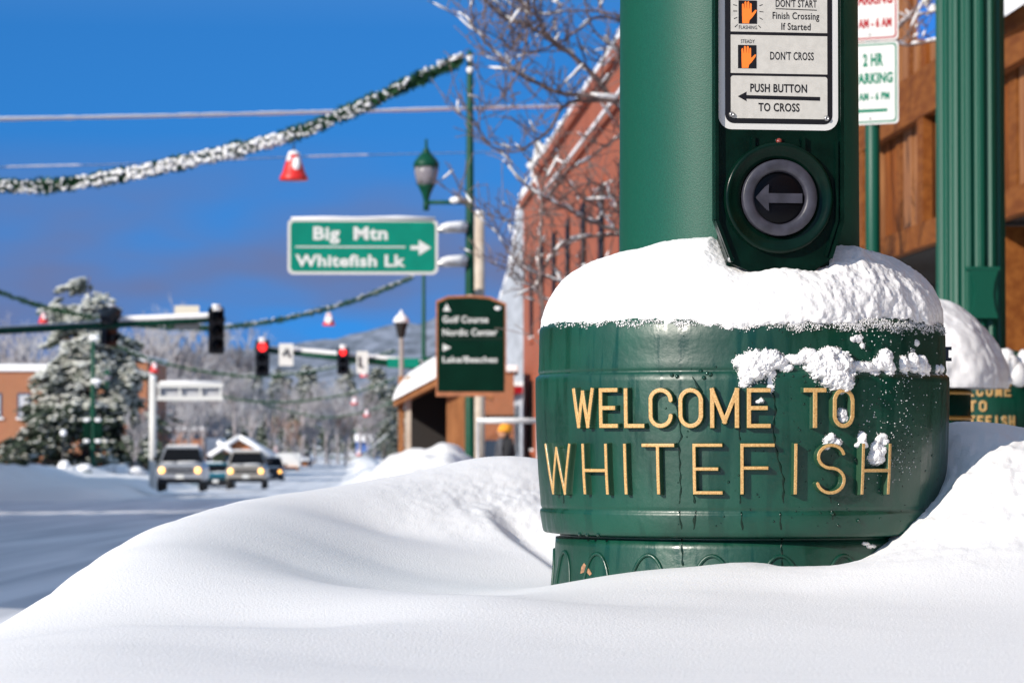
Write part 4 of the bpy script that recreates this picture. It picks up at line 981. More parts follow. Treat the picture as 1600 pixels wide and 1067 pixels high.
def pole_thing(px, Y, ytop, w0, w1, label, lamp=None, name='street_pole', mt=GREENF, group=None):
    x = P(px, 690, Y).x; g = float(slope(Y)); zt = P(px, ytop, Y).z; K_ = F / Y
    e = empty(name, (x, Y, g)); tag(e, label, 'street pole', group)
    m = MB(); m.lathe([(w0 / K_ * 1.5, g - .3), (w0 / K_ * 1.5, g + .5), (w0 / K_ * .5, g + .6), (w0 / K_ * .5, (g + zt) / 2), (w1 / K_ * .5, zt), (w1 / K_ * .3, zt + .04), (.001, zt + .06)], mt, 20, ax=(x, Y)); world_child(m.build('shaft'), e)
    if lamp:
        lpx, lyb, lyt = lamp; c = P(lpx, lyb, Y); h = (lyb - lyt) / K_ / 1.1
        m = MB(); m.tube([Vector((x, Y, c.z + .06)), Vector((c.x, Y, c.z + .06))], .035, GREENF, 8); m.tube([Vector((c.x, Y, c.z - .08)), Vector((c.x, Y, c.z + .1))], .05, GREENF, 8); world_child(m.build('lamp_arm'), e)
        m, mc = MB(), MB(); lantern(m, c, h, mc); ln = world_child(m.build('lantern'), e); mc.build('lantern_cap', ln)
        m = MB(); lantern_glass(m, c, h); q = m.build('lantern_glass'); q.parent = ln
        m = MB(); mid = (Vector((x, Y, c.z)) * .7 + c * .3); m.blob((mid.x, Y, c.z + .10), .12, SNOWF, 3, (10, 7), .2, (1.1, .7, .5)); q = m.build('arm_snow'); world_child(q, e)
    return e, x
p1, X1 = pole_thing(734, 58, 84, 15, 9.5, 'tall green pole with a hanging lantern, holding the garland end above the two guide signs', (666, 322, 217))
m = MB(); 
for py in (92, 110): q = P(734, py, 57.93); m.blob(q, .06, SNOWF, 2, (8, 6), .2)
world_child(m.build('pole_snow'), p1)
p2, X2 = pole_thing(662, 130, 430, 8, 5, 'green pole holding the second garland, seen below the Big Mtn sign')
p3, X3 = pole_thing(145, 188, 522, 8, 6, 'green pole with lantern and two dark green banners before the snowy spruce', (168, 606, 572))
for px in (135, 154): m = MB(); q = P(px, 675, 187.8); m.box((q.x, q.y, q.z), (.42, .04, 1.35), SIGNDG); world_child(m.build('banner'), p3)
m = MB()
for px in (135, 153):
    for py in (656, 689): q = P(px, py, 187.8); m.blob(q, .20, SNOWF, 2, (10, 6), .15, (1, .5, .55))
for px, py in ((147, 528), (150, 596)): q = P(px, py, 187.8); m.blob(q, .3, SNOWF, 2, (10, 6), .15, (1, .5, .55))
world_child(m.build('pole_snow'), p3)
# old lamp post, right side
LPm = mat('weathered_post', (.30, .26, .24), .7)
lx_ = P(627, 690, 92); e = empty('old_lamp_post', (lx_.x, 92, -.9)); tag(e, 'grey brown lamp post whose lantern wears a snow hat, left of the wooden hut', 'street lamp')
m = MB(); m.lathe([(.10, -.9), (.10, -.2), (.07, 0), (.06, P(627, 528, 92).z)], LPm, 14, ax=(lx_.x, 92)); world_child(m.build('shaft'), e)
m = MB(); c = P(627, 528, 92); T = Matrix.Translation(c); m.lathe([(.06, 0), (.11, .08), (.16, .35), (.19, .42)], DARK, 14, M=T); world_child(m.build('lantern'), e)
m = MB(); m.lathe([(.20, .41), (.23, .44), (.19, .53), (.10, .63), (.05, .66), (.04, .73), (.001, .76)], SNOWF, 14, M=T); world_child(m.build('lantern_snow'), e)

# Big Mtn guide sign
bx0, bx1 = 450, 685; by0, by1 = 340, 430; SY = 57.6; KB = F / SY
so = P(567, 385, SY); gs = empty('guide_sign', so); tag(gs, 'green road sign reading Big Mtn and Whitefish Lk with a right arrow', 'road sign')
GM = plane_frame(so, R(2)); bxw = lambda px: (px - 567.5) / KB; byw = lambda py: (385 - py) / KB
m = MB(); m.prism(rrect(bxw(450), bxw(685), byw(429), byw(342), 9 / KB), -.02, 0, SIGNT, GM); world_child(m.build('sign_border'), gs)
m = MB(); m.prism(rrect(bxw(454.5), bxw(680.5), byw(424.5), byw(346.5), 7 / KB), -.001, .004, SIGNG, GM); pn_ = world_child(m.build('sign_panel'), gs)
m = MB()
text(m, GM, 'Big  Mtn', bxw(490), bxw(606), byw(374), byw(353), WHITE, .008, .035); text(m, GM, 'Whitefish Lk', bxw(462), bxw(634), byw(416), byw(397), WHITE, .008, .035)
m.prism([(bxw(462), byw(387)), (bxw(634), byw(387)), (bxw(634), byw(385)), (bxw(462), byw(385))], .003, .008, WHITE, GM)
m.prism([(bxw(642), byw(384)), (bxw(655), byw(384)), (bxw(655), byw(375)), (bxw(674), byw(387)), (bxw(655), byw(399)), (bxw(655), byw(390)), (bxw(642), byw(390))][::-1], .003, .008, WHITE, GM)
q = world_child(m.build('lettering'), gs)
m = MB()
for py in (359, 412): a = P(684, py, SY + .1); b = P(728, py, SY + .3); m.tube([a, b], .055, STEEL, 8)
world_child(m.build('bracket'), gs)
m = MB(); m.tube([P(455, 341, SY), P(510, 340.5, SY), P(560, 341, SY), P(620, 340, SY), P(680, 341, SY)], [.02, .028, .022, .03, .02], SNOWF, 7)
for py in (355, 408):
    m.tube([P(688, py, SY + .1), P(700, py - 2, SY + .15), P(714, py - 2.5, SY + .2), P(727, py - 4, SY + .3)], [.04, .062, .070, .072], SNOWF, 9)
world_child(m.build('sign_snow'), gs)
# dark green guide board
wy = 56.0; KW = F / wy; wo = P(735.5, 540, wy); ws = empty('guide_board', wo); tag(ws, 'dark green board listing Golf Course, Nordic Center and Lake/Beaches in a brown wooden frame', 'guide sign')
WM = plane_frame(wo, 0); wx = lambda px: (px - 735.5) / KW; wyy = lambda py: (540 - py) / KW
FR = mat('frame_wood', (.34, .12, .05), .6, var=.2)
m = MB(); m.prism([(wx(681), wyy(619)), (wx(791), wyy(619)), (wx(791), wyy(474)), (wx(765), wyy(463)), (wx(735), wyy(461)), (wx(700), wyy(462)), (wx(681), wyy(470))], -.06, -.005, FR, WM); world_child(m.build('frame'), ws)
m = MB(); m.prism([(wx(684), wyy(612)), (wx(788), wyy(612)), (wx(788), wyy(477)), (wx(764), wyy(467)), (wx(735), wyy(464.5)), (wx(700), wyy(466)), (wx(684), wyy(473))], -.03, .004, SIGNDG, WM); world_child(m.build('panel'), ws)
m = MB()
text(m, WM, 'Golf Course', wx(691.5), wx(763), wyy(504), wyy(493), WHITE, .008, .022); text(m, WM, 'Nordic Center', wx(691.5), wx(777), wyy(524), wyy(513), WHITE, .008, .022); text(m, WM, 'Lake/Beaches', wx(691.5), wx(777), wyy(566), wyy(556), WHITE, .008, .022)
m.prism([(wx(692), wyy(486)), (wx(704), wyy(486)), (wx(698), wyy(474))], .003, .008, WHITE, WM); m.prism([(wx(692), wyy(537)), (wx(705), wyy(543)), (wx(692), wyy(549))][::-1], .003, .008, WHITE, WM)
m.prism([(wx(684), wyy(529.5)), (wx(788), wyy(529.5)), (wx(788), wyy(528.6)), (wx(684), wyy(528.6))], .003, .007, DARK, WM)
world_child(m.build('lettering'), ws)
m = MB(); m.blob(WM @ Vector((wx(778), wyy(482), .01)), .04, SNOWF, 2, (8, 5), .3, (1.4, .5, .8)); m.tube([WM @ Vector((wx(688), wyy(470), -.03)), WM @ Vector((wx(735), wyy(461), -.03)), WM @ Vector((wx(788), wyy(474), -.03))], .012, SNOWF, 6); world_child(m.build('board_snow'), ws)
# pale wooden post
q0 = P(749, 690, 59.5); wp = empty('wooden_post', (q0.x, 59.5, -.7)); tag(wp, 'weathered wooden post with a snow top right behind the green pole', 'post')
m = MB(); m.lathe([(.10, -.8), (.098, 1.5), (.088, P(749, 334, 59.5).z)], WOODP, 14, ax=(q0.x, 59.5)); world_child(m.build('shaft'), wp)
m = MB(); m.blob(P(749, 333, 59.5), .10, SNOWF, 1, (10, 7), .1, (1, 1, .5)); world_child(m.build('top_snow'), wp)
# railing
a, b = P(745, 659, 50), P(843, 659, 50)
rl = empty('metal_railing', a); tag(rl, 'grey rail with snow on it in front of the brick buildings', 'railing')
m = MB(); m.tube([a, b], .024, GREYP, 8); world_child(m.build('rail'), rl)
m = MB(); m.tube([a + Vector((0, 0, .03)), (a + b) / 2 + Vector((0, 0, .035)), b + Vector((0, 0, .03))], .026, SNOWF, 8); world_child(m.build('rail_snow'), rl)
for t in (.02, .98): m = MB(); q = a.lerp(b, t); m.tube([q, Vector((q.x, q.y, -.5))], .024, GREYP, 8); world_child(m.build('rail_post'), rl)

# ------------------------------------------------------------------ wires, garlands and bells across the street
def smooth_path(pts_, k=8):
    out = []; n = len(pts_)
    for i in range(n - 1):
        p0, p1, p2, p3 = pts_[max(0, i - 1)], pts_[i], pts_[i + 1], pts_[min(n - 1, i + 2)]
        for j in range(k):
            t = j / k; out.append(.5 * ((2 * p1) + (p2 - p0) * t + (2 * p0 - 5 * p1 + 4 * p2 - p3) * t * t + (3 * p1 - p0 - 3 * p2 + p3) * t ** 3))
    out.append(pts_[-1]); return out
def wire(pp, Y0, Y1, wpx, mt, label, sn=None):
    n = len(pp); pts_ = [P(x, y, Y0 + (Y1 - Y0) * i / (n - 1)) for i, (x, y) in enumerate(pp)]
    e = empty('overhead_wire', pts_[0]); tag(e, label, 'wire')
    m = MB(); m.tube(smooth_path(pts_), .010, BLACK, 6); world_child(m.build('cable'), e)
    m = MB(); sp = smooth_path(pts_, 26); rr_ = wpx / 2 / (F / Y0)
    m.tube([p + Vector((0, 0, rr_ * .5)) for p in sp], [max(.004, rr_ * (1 + .22 * r2.uniform(-1, 1)) * (1 if sn is None else (1 if math.sin(i * .21) + math.sin(i * .083) > sn else .2))) for i in range(len(sp))], SNOWF, 7); world_child(m.build('wire_snow'), e)
wire([(-60, 189), (250, 183), (500, 177), (733, 171), (905, 167)], 72, 86, 6.5, BLACK, 'thick snow-coated overhead wire running level behind the big garland')
wire([(-60, 266), (0, 262), (220, 256), (430, 247), (560, 243), (730, 239), (860, 236)], 96, 110, 2.8, BLACK, 'thin overhead wire below the snow-coated one, behind the red bell', .3)
def garland(pp, Y, wpx, label, snowfn, N=4200, ns=900, group='garlands strung across the street'):
    K_ = F / Y if not isinstance(Y, tuple) else F / Y[0]
    Y0, Y1 = Y if isinstance(Y, tuple) else (Y, Y); n = len(pp)
    path = smooth_path([P(x, y, Y0 + (Y1 - Y0) * i / (n - 1)) for i, (x, y) in enumerate(pp)], 10)
    Rr = wpx / 2 / K_; e = empty('garland', path[-1]); tag(e, label, 'garland', group)
    cum = [0]
    for a, b in zip(path[:-1], path[1:]): cum.append(cum[-1] + (b - a).length)
    def at(t):
        L = t * cum[-1]; i = min(len(cum) - 2, max(0, int(np.searchsorted(cum, L)) - 1)); f = (L - cum[i]) / max(1e-6, cum[i + 1] - cum[i])
        return path[i].lerp(path[i + 1], f), (path[i + 1] - path[i]).normalized()
    g, s_ = MB(), MB(); rg = random.Random(int(Y0 * 10 + pp[0][1]))
    g.tube(path, Rr * .30, GARL, 6)
    for k in range(N):
        t = rg.random(); p, d = at(t); a = d.cross(Vector((0, 0, 1))).normalized(); b = a.cross(d)
        q = rg.uniform(0, 6.283); rr_ = Rr * rg.uniform(.55, 1.15) * (1 + .25 * math.sin(t * 150) * math.sin(t * 57)); o_ = a * math.cos(q) + b * math.sin(q)
        tip = p + o_ * rr_ + d * rg.uniform(-.8, .8) * Rr; w_ = (d.cross(o_) * .5 + d * rg.uniform(-1, 1)).normalized() * Rr * .14
        g.add([p + o_ * Rr * .1 - w_, p + o_ * Rr * .1 + w_, tip + w_ * .5, tip - w_ * .5], [(0, 1, 2, 3)], GARL)
    for k in range(ns):
        t = rg.random(); sx, up = snowfn(t)
        if rg.random() > sx: continue
        p, d = at(t); a = d.cross(Vector((0, 0, 1))).normalized(); b = Vector((0, 0, 1)) if up > 0 else Vector((0, 0, -1))
        c = p + a * rg.uniform(-.8, .8) * Rr + b * rg.uniform(.1, .95) * Rr * abs(up) + d * rg.uniform(-1, 1) * Rr + Vector((0, -Rr * .5, 0))
        s_.blob(c, Rr * rg.uniform(.09, .25) * (1.35 if sx > .9 else 1), SNOWF, k, (6, 4), .3, (1.2, 1, .8))
    world_child(g.build('greenery'), e); world_child(s_.build('garland_snow'), e); return e
garland([(-700, 150), (-400, 235), (-150, 280), (-60, 288), (0, 290), (60, 291), (120, 285), (200, 272), (300, 250), (400, 227), (480, 202), (560, 168), (640, 130), (720, 94)], 57.9, 25,
        'biggest garland, green with much snow, rising to the top of the tall green pole',
        lambda t: (1.0 if .58 < t < .80 else (.55 if .40 < t < .9 else .25), 1 if t > .93 else (-.9 if rnd.random() < .62 else .7)), 15000, 3000)
garland([(-160, 380), (-60, 433), (0, 457), (60, 477), (110, 489), (190, 504), (260, 511), (340, 512), (430, 501), (520, 480), (585, 458), (645, 433)], 129.8, 10.5, 'second garland, dark at its left end, ending below the Big Mtn sign', lambda t: (.7 if t > .62 else .08, 1), 8000, 560)
garland([(148, 524), (190, 543), (235, 561), (281, 573), (330, 582), (394, 588), (455, 584), (525, 573), (570, 562), (617, 548)], 188, 8, 'garland from the banner pole dipping below the far traffic lights', lambda t: (.7 if t > .5 or t < .2 else .25, 1), 2600, 500)
garland([(300, 604), (360, 622), (417, 628), (470, 627), (501, 622), (545, 615), (589, 602), (619, 590)], 260, 7, 'far garland with a pink snowy bell at its right part', lambda t: (.6 if t > .6 else .15, 1), 1600, 350)
garland([(345, 612), (400, 628), (460, 644), (510, 652), (560, 645), (600, 633), (622, 622)], 330, 6, 'thin far garland just above the frosty trees', lambda t: (.5, 1), 1200, 260)
garland([(430, 695), (465, 702), (500, 710), (540, 716), (570, 708), (605, 680)], 410, 6, 'lowest snow-white far garland in front of the brown trees', lambda t: (.95, 1), 1000, 420)
garland([(350, 640), (412, 650), (460, 658), (520, 672), (575, 670), (606, 655)], 400, 5, 'faint far garland between the frosty trees and the hut', lambda t: (.5, 1), 900, 200)
def bell(px, py, Y, wpx, label, snow=.5, dull=False):
    K_ = F / Y; c = P(px, py, Y); w = wpx / K_ / 2; e = empty('bell_ornament', c); tag(e, label, 'bell ornament', 'bells hanging from the garlands')
    T = Matrix.Translation(c); m = MB()
    m.lathe([(w * .93, -w), (w, -w * .95), (w * .97, -w * .75), (w * .80, -w * .45), (w * .66, 0), (w * .5, w * .5), (w * .3, w * .9), (w * .08, w * 1.05)], RED, 28, M=T); m.tube([c + Vector((0, 0, w)), c + Vector((0, 0, w * 1.5))], w * .06, BLACK, 6)
    world_child(m.build('bell'), e)
    m = MB(); m.blob(c + Vector((w * .22, -w * .50, w * .05)), w * .42, SNOWF, 3, (12, 9), .15, (.8, .75, 1.25)); m.blob(c + Vector((0, 0, w * .85)), w * .42, SNOWF, 5, (12, 8), .15, (1, .9, .6)); m.blob(c + Vector((-w * .25, -w * .4, w * .5)), w * .22, SNOWF, 5, (8, 6), .3)
    if snow > .5: m.blob(c + Vector((-w * .3, -w * .55, -w * .1)), w * .4, SNOWF, 6, (10, 8), .2, (.9, .8, 1.2)); m.blob(c + Vector((w * .1, -w * .65, -w * .5)), w * .35, SNOWF, 9, (10, 8), .2)
    world_child(m.build('bell_snow'), e)
bell(459, 260, 57.8, 45, 'large red bell with a white snow patch under the biggest garland')
bell(514, 499, 129.7, 20, 'pinkish snow-covered bell under the second garland', 1)
bell(68, 497, 129.7, 17, 'dull shaded bell at the left end of the second garland')
bell(241, 574, 187.8, 16, 'red bell beside the spruce, above the pale sign post')
bell(569, 582, 150, 14, 'red bell next to the right far traffic light', 1)
bell(554, 626, 259.8, 12, 'pale pink bell under the far garland, left of the lamp post', 1)
bell(573, 645, 329.8, 11, 'pink bell hanging over the frosty trees', 1)
bell(431, 701, 409, 9, 'tiny pink bell above the far white van', 1)
bell(561, 707, 409, 9, 'tiny pink bell at the low white garland', 1)

# ------------------------------------------------------------------ traffic signals
def signal(px, yt, yb, wpx, Y, label, lit=True, yaw=0.0, cap=True):
    K_ = F / Y; c = P(px, (yt + yb) / 2, Y); H_ = (yb - yt) / K_; W2 = wpx / K_; M = plane_frame(c, yaw)
    e = empty('traffic_light', c); tag(e, label, 'traffic light')
    m = MB(); m.prism(rrect(-W2 / 2, W2 / 2, -H_ / 2, H_ / 2, .05), -.02, 0, BLACK, M); world_child(m.build('backplate'), e)
    hw2 = W2 * .32
    m = MB(); m.prism(rrect(-hw2, hw2, -H_ * .46, H_ * .46, .03), -.22, .05, BLACK, M); world_child(m.build('signal_housing', None, .01), e)
    for i, zc_ in enumerate((H_ * .31, 0, -H_ * .31)):
        r_ = H_ * .125; m = MB(); T = M @ Matrix.Translation((0, zc_, 0))
        m.lathe([(r_, .051), (r_ * .8, .062), (r_ * .4, .07), (.001, .072)], (REDL if (i == 0 and lit) else BLACKG), 20, M=T, caps=False); ln = world_child(m.build('signal_lens'), e)
        m = MB(); vs, fs = [], []
        for a in range(0, 17):
            q = R(-25 + 230 * a / 16)
            for z_, k in ((.05, 1.08), (.05 + r_ * 1.5 * (1 if 20 < (-25 + 230 * a / 16) < 160 else .5), 1.05)): vs.append((r_ * k * math.cos(q), r_ * k * math.sin(q), z_))
        for a in range(16): fs.append((2 * a, 2 * a + 1, 2 * a + 3, 2 * a + 2))
        m.add(vs, fs, BLACK, T, True); world_child(m.build('visor'), e)
    if cap:
        m = MB(); m.tube([M @ Vector((-hw2 * .8, H_ * .5 + .02, 0)), M @ Vector((hw2 * .8, H_ * .5 + .02, 0))], .05, SNOWF, 8); m.blob(M @ Vector((0, H_ * .44 + .0, .12)), .07, SNOWF, 2, (10, 6), .2, (1.6, 1, .5)); world_child(m.build('signal_snow'), e)
    return e
signal(338, 480, 553, 25, 77.6, 'unlit near traffic light at the free end of the long arm', False, R(14))
signal(175, 480, 541, 29, 79, 'dark near traffic light seen from the side in front of the spruce', False, R(60))
signal(410, 531, 588, 22, 101.6, 'red traffic light left of the white square panel')
signal(536, 542, 585, 19, 101.6, 'red traffic light on the right, nearest the lamp post')
ar1 = empty('mast_arm', P(-130, 690, 78)); tag(ar1, 'long green mast arm reaching in from the street edge, snow on its free end', 'mast arm')
a, b = P(-130, 524, 78), P(352, 499, 78)
m = MB(); m.tube([a, a.lerp(b, .5), b], [.085, .075, .055], GREENF, 12); m.lathe([(.2, float(slope(78)) - .2), (.16, 0), (.14, a.z + .3)], GREENF, 16, ax=(a.x, a.y)); world_child(m.build('arm_and_post'), ar1)
m = MB(); sp = [P(x, y, 78) for x, y in [(150, 501), (190, 498.5), (235, 497), (280, 495), (320, 493.5), (346, 492.5)]]; m.tube(sp, [.03, .07, .075, .07, .075, .05], SNOWF, 8)
sp = [P(x, y, 78) for x, y in [(-120, 517), (-40, 513), (40, 509), (110, 505), (150, 503)]]; m.tube(sp, [.02, .02, .02, .02, .02], SNOWF, 8); m.blob(P(172, 490, 78), .12, SNOWF, 3, (9, 7), .2); world_child(m.build('arm_snow'), ar1)
q = P(292, 496, 78.2); m = MB(); m.box(q, (.56, .02, .54), CREAM); sp_ = m.build('street_sign_panel'); world_child(sp_, ar1)
m = MB(); m.blob(P(172, 494, 78), .24, BLACK, 4, (12, 9), .3, (1.2, 1, .9)); world_child(m.build('camera_box'), ar1)
ar2 = empty('mast_arm', P(668, 690, 102)); tag(ar2, 'far green mast arm with snow along its top carrying two red lights', 'mast arm')
a, b = P(668, 573, 102), P(398, 545, 102)
m = MB(); m.tube([a, a.lerp(b, .5), b], [.13, .10, .07], GREENF, 12); m.lathe([(.2, float(slope(102)) - .2), (.15, 0), (.13, a.z + .3)], GREENF, 16, ax=(a.x, a.y)); world_child(m.build('arm_and_post'), ar2)
m = MB(); m.tube([a.lerp(b, t) + Vector((0, 0, .13 - .04 * t)) for t in (0, .2, .4, .6, .8, .95)], [.06, .075, .07, .08, .07, .04], SNOWF, 8); world_child(m.build('arm_snow'), ar2)
for px_, py_, w_ in ((447, 554, .42), (566, 566, .34)): m = MB(); m.box(P(px_, py_, 101.7), (w_, .02, .66), WHITE); world_child(m.build('sign_panel'), ar2)
m = MB(); q = P(447, 550, 101.65); m.tube([q + Vector((-.1, 0, -.1)), q + Vector((.02, 0, .1)), q + Vector((.1, 0, -.15))], .03, BLACK, 6); q = P(564, 562, 101.65); m.tube([q + Vector((-.05, 0, .1)), q + Vector((-.05, 0, -.2)), q + Vector((.05, 0, -.2))], .03, BLACK, 6); world_child(m.build('turn_symbol'), ar2)
m = MB(); q = P(630, 567, 101.7); m.box(q, (.95, .03, .28), SIGNG); world_child(m.build('street_name_sign'), ar2)
# pale overhead sign frame, seen from behind
PALE = mat('pale_painted_steel', (.58, .57, .54), .5)
e = empty('overhead_sign_frame', P(239, 690, 150)); tag(e, 'pale post carrying an overhead sign frame, left of and above the silver pickup', 'sign frame'); K_ = F / 150
m = MB(); a = P(239, 592, 150); m.tube([Vector((a.x, a.y, -1.6)), a], .16, PALE, 14); m.blob(a + Vector((0, 0, .05)), .17, SNOWF, 1, (10, 7), .1, (1, 1, .6)); world_child(m.build('post'), e)
m = MB()
for py in (602, 622): q = P(297, py, 150); m.box(q, (103 / K_, .18, 7 / K_), PALE)
for px in (249, 281, 313, 345): q = P(px, 612, 150); m.box(q, (3 / K_, .10, 22 / K_), PALE)
world_child(m.build('sign_rail'), e)
m = MB(); q = P(297, 612, 150.2); m.box(q, (98 / K_, .03, 13 / K_), GREYP); world_child(m.build('sign_back'), e)
m = MB(); q = P(297, 597, 150); m.tube([P(250, 598, 150), P(297, 597, 150), P(344, 598, 150)], .07, SNOWF, 8); world_child(m.build('frame_snow'), e)

# ------------------------------------------------------------------ cars
def car(px, yb, wpx, Y, kind, paint, label, width=2.0, lamps=2):
    K_ = F / Y; k = wpx / K_ / width; z0 = P(px, yb, Y).z; o = P(px, yb, Y); e = empty(kind, o, YAW); tag(e, label, 'truck' if kind == 'pickup_truck' else 'car', 'vehicles waiting up the street')
    M = Matrix.Translation(o) @ Matrix.Rotation(YAW, 4, 'Z') @ Matrix.Scale(k, 4)
    def loft(mb, secs, mt, cap=True):
        vs, fs = [], []; n = len(secs[0])
        for s_ in secs: vs += s_
        for i in range(len(secs) - 1):
            for j in range(n - 1): fs.append((i * n + j, i * n + j + 1, (i + 1) * n + j + 1, (i + 1) * n + j))
        if cap: fs.append(tuple(range(n))[::-1]); fs.append(tuple(range((len(secs) - 1) * n, len(secs) * n)))
        mb.add(vs, fs, mt, M, False)
    tall = kind in ('pickup_truck', 'suv'); hood = 1.18 if tall else .92; roof = 1.86 if tall else 1.45; low = .42 if tall else .25
    def sec(y, w, zl, zh, rr_=.10):
        return [(-w + .04, y, zl), (-w, y, zl + .12), (-w, y, zh - .22), (-w + rr_, y, zh - .05), (-w + .3, y, zh), (w - .3, y, zh), (w - rr_, y, zh - .05), (w, y, zh - .22), (w, y, zl + .12), (w - .04, y, zl)]
    m = MB(); loft(m, [sec(0, .90, low + .14, hood - .12), sec(.10, .96, low, hood - .04), sec(1.1, .99, low, hood), sec(1.6, 1.0, low, hood + .03), sec(4.6, 1.0, low, hood), sec(4.9, .95, low + .1, hood - .1)], paint); world_child(m.build('body', None, .02), e)
    m = MB()
    def cs(y, wl, wh, zl, zh): return [(-wl, y, zl), (-wh, y, zh - .06), (-wh + .12, y, zh), (wh - .12, y, zh), (wh, y, zh - .06), (wl, y, zl)]
    loft(m, [cs(1.35, .92, .80, hood - .02, hood + .02), cs(2.05, .92, .74, hood - .02, roof), cs(3.4 if kind == 'pickup_truck' else 4.5, .92, .74, hood - .02, roof), cs(3.6 if kind == 'pickup_truck' else 4.8, .92, .80, hood - .02, hood + .05)], paint); world_child(m.build('cabin'), e)
    m = MB(); m.add([(-.84, 1.33, hood + .05), (.84, 1.33, hood + .05), (.68, 1.90, roof - .09), (-.68, 1.90, roof - .09)], [(0, 1, 2, 3)], WSC, M)
    world_child(m.build('windscreen'), e)
    for s_ in (-1, 1):
        m = MB(); m.add([(s_ * .935, 1.75, hood + .06), (s_ * .935, 3.1, hood + .06), (s_ * .80, 3.1, roof - .14), (s_ * .80, 2.1, roof - .14)], [(0, 1, 2, 3)], GLASS, M); world_child(m.build('side_window'), e)
        m = MB(); m.box((s_ * 1.10, 1.7, hood + .16), (.2, .1, .18), BLACK, M); world_child(m.build('wing_mirror', None, .02), e)
    m = MB(); m.box((0, .0, hood - .32), (1.1, .06, .24), BLACK, M); m.box((0, -.035, hood - .32), (1.1, .02, .05), paint, M); world_child(m.build('grille'), e)
    m = MB(); m.box((0, -.08, low + .22), (1.84, .2, .20), paint if tall else BLACK, M); m.box((0, 0, low + .02), (1.7, .3, .2), BLACK, M); world_child(m.build('bumper', None, .03), e)
    m = MB(); m.box((0, -.19, low + .2), (.32, .02, .16), WHITE, M); world_child(m.build('number_plate'), e)
    for s_ in (-1, 1):
        m = MB(); T = M @ Matrix.Translation((s_ * .74, -.03, hood - .30)) @ Matrix.Rotation(math.pi / 2, 4, 'X')
        m.lathe([(.125, -.05), (.125, .02), (.10, .05), (.04, .07), (.001, .072)], HEADL if (lamps == 2 or s_ > 0) else SIGNW, 16, M=T, caps=False); world_child(m.build('headlight'), e)
    for y in (.95, 3.9):
        for s_ in (-1, 1):
            m = MB(); T = M @ Matrix.Translation((s_ * .86, y, .36)) @ Matrix.Rotation(math.pi / 2, 4, 'Y'); r_ = .37
            m.lathe([(r_ * .6, -.13), (r_, -.11), (r_, .11), (r_ * .6, .13)], RUBBER, 22, M=T); w = world_child(m.build('wheel'), e)
    m = MB(); m.box((0, 3.0, roof + .03), (1.3, 1.7, .07), SNOWF, M); m.blob(M @ Vector((.25, .85, hood + .01)), .45 * k, SNOWF, 3, (12, 6), .2, (1.2, .8, .12)); m.blob(M @ Vector((-.45, .7, hood)), .35 * k, SNOWF, 4, (12, 6), .2, (1, .8, .12)); world_child(m.build('car_snow', None, .03), e)
    return e
car(281, 768, 76, 139, 'pickup_truck', SILVER, 'large silver pickup truck with its lights on, leftmost of the waiting vehicles')
car(384, 764, 64, 168, 'suv', mat('champagne_car_paint', (.34, .31, .27), .35, .4), 'smaller pale champagne off-roader with its lights on, right of the teal car')
car(337, 764, 50, 186, 'hatchback', TEALC, 'teal car half hidden between the pickup truck and the champagne off-roader', 1.8, 1)
car(421, 756, 44, 225, 'suv', DARKC, 'dark vehicle with snow on its roof behind the pale champagne off-roader', 2.0, 1)
car(455, 757, 30, 300, 'hatchback', DARKC, 'small dark car with one lamp showing, right of the snow-roofed dark vehicle', 1.8, 1)
car(520, 754, 19, 430, 'suv', TEALC, 'far blue-green car waiting near the end of the street', 1.9, 1)
car(545, 753, 17, 470, 'hatchback', SILVER, 'farthest silver car, just left of the white snow pile', 1.8, 2)
def van(px, yb, yt, wpx, Y, label, body, low):
    K_ = F / Y; o = P(px, yb, Y); w, h = wpx / K_, (yb - yt) / K_; e = empty('box_van', o, YAW); tag(e, label, 'van', 'vehicles waiting up the street')
    M = Matrix.Translation(o) @ Matrix.Rotation(YAW, 4, 'Z')
    m = MB(); m.box((0, 2.5, h * .64), (w, 5, h * .72), body, M); world_child(m.build('cargo_box', None, .05), e)
    m = MB(); m.box((0, .2, h * .30), (w * .9, 1.6, h * .38), low, M, .92); world_child(m.build('cab', None, .06), e)
    m = MB(); m.box((0, -.61, h * .38), (w * .72, .05, h * .14), GLASS, M); world_child(m.build('windscreen'), e)
    for s_ in (-1, 1):
        m = MB(); m.lathe([(.3, -.12), (.4, -.1), (.4, .1), (.3, .12)], RUBBER, 16, M=M @ Matrix.Translation((s_ * w * .4, .3, .4)) @ Matrix.Rotation(math.pi / 2, 4, 'Y')); world_child(m.build('wheel'), e)
        m = MB(); m.lathe([(.14, 0), (.1, .04), (.001, .05)], HEADL if s_ > 0 else SIGNW, 12, M=M @ Matrix.Translation((s_ * w * .34, -.62, h * .2)) @ Matrix.Rotation(math.pi / 2, 4, 'X'), caps=False); world_child(m.build('headlight'), e)
van(449, 748, 708, 40, 300, 'white box van with an orange front far up the street', WHITE, mat('orange_van_paint', (.55, .2, .05), .4))
van(500, 746, 722, 22, 420, 'small pale van farthest up the street', WHITE, TEALC)

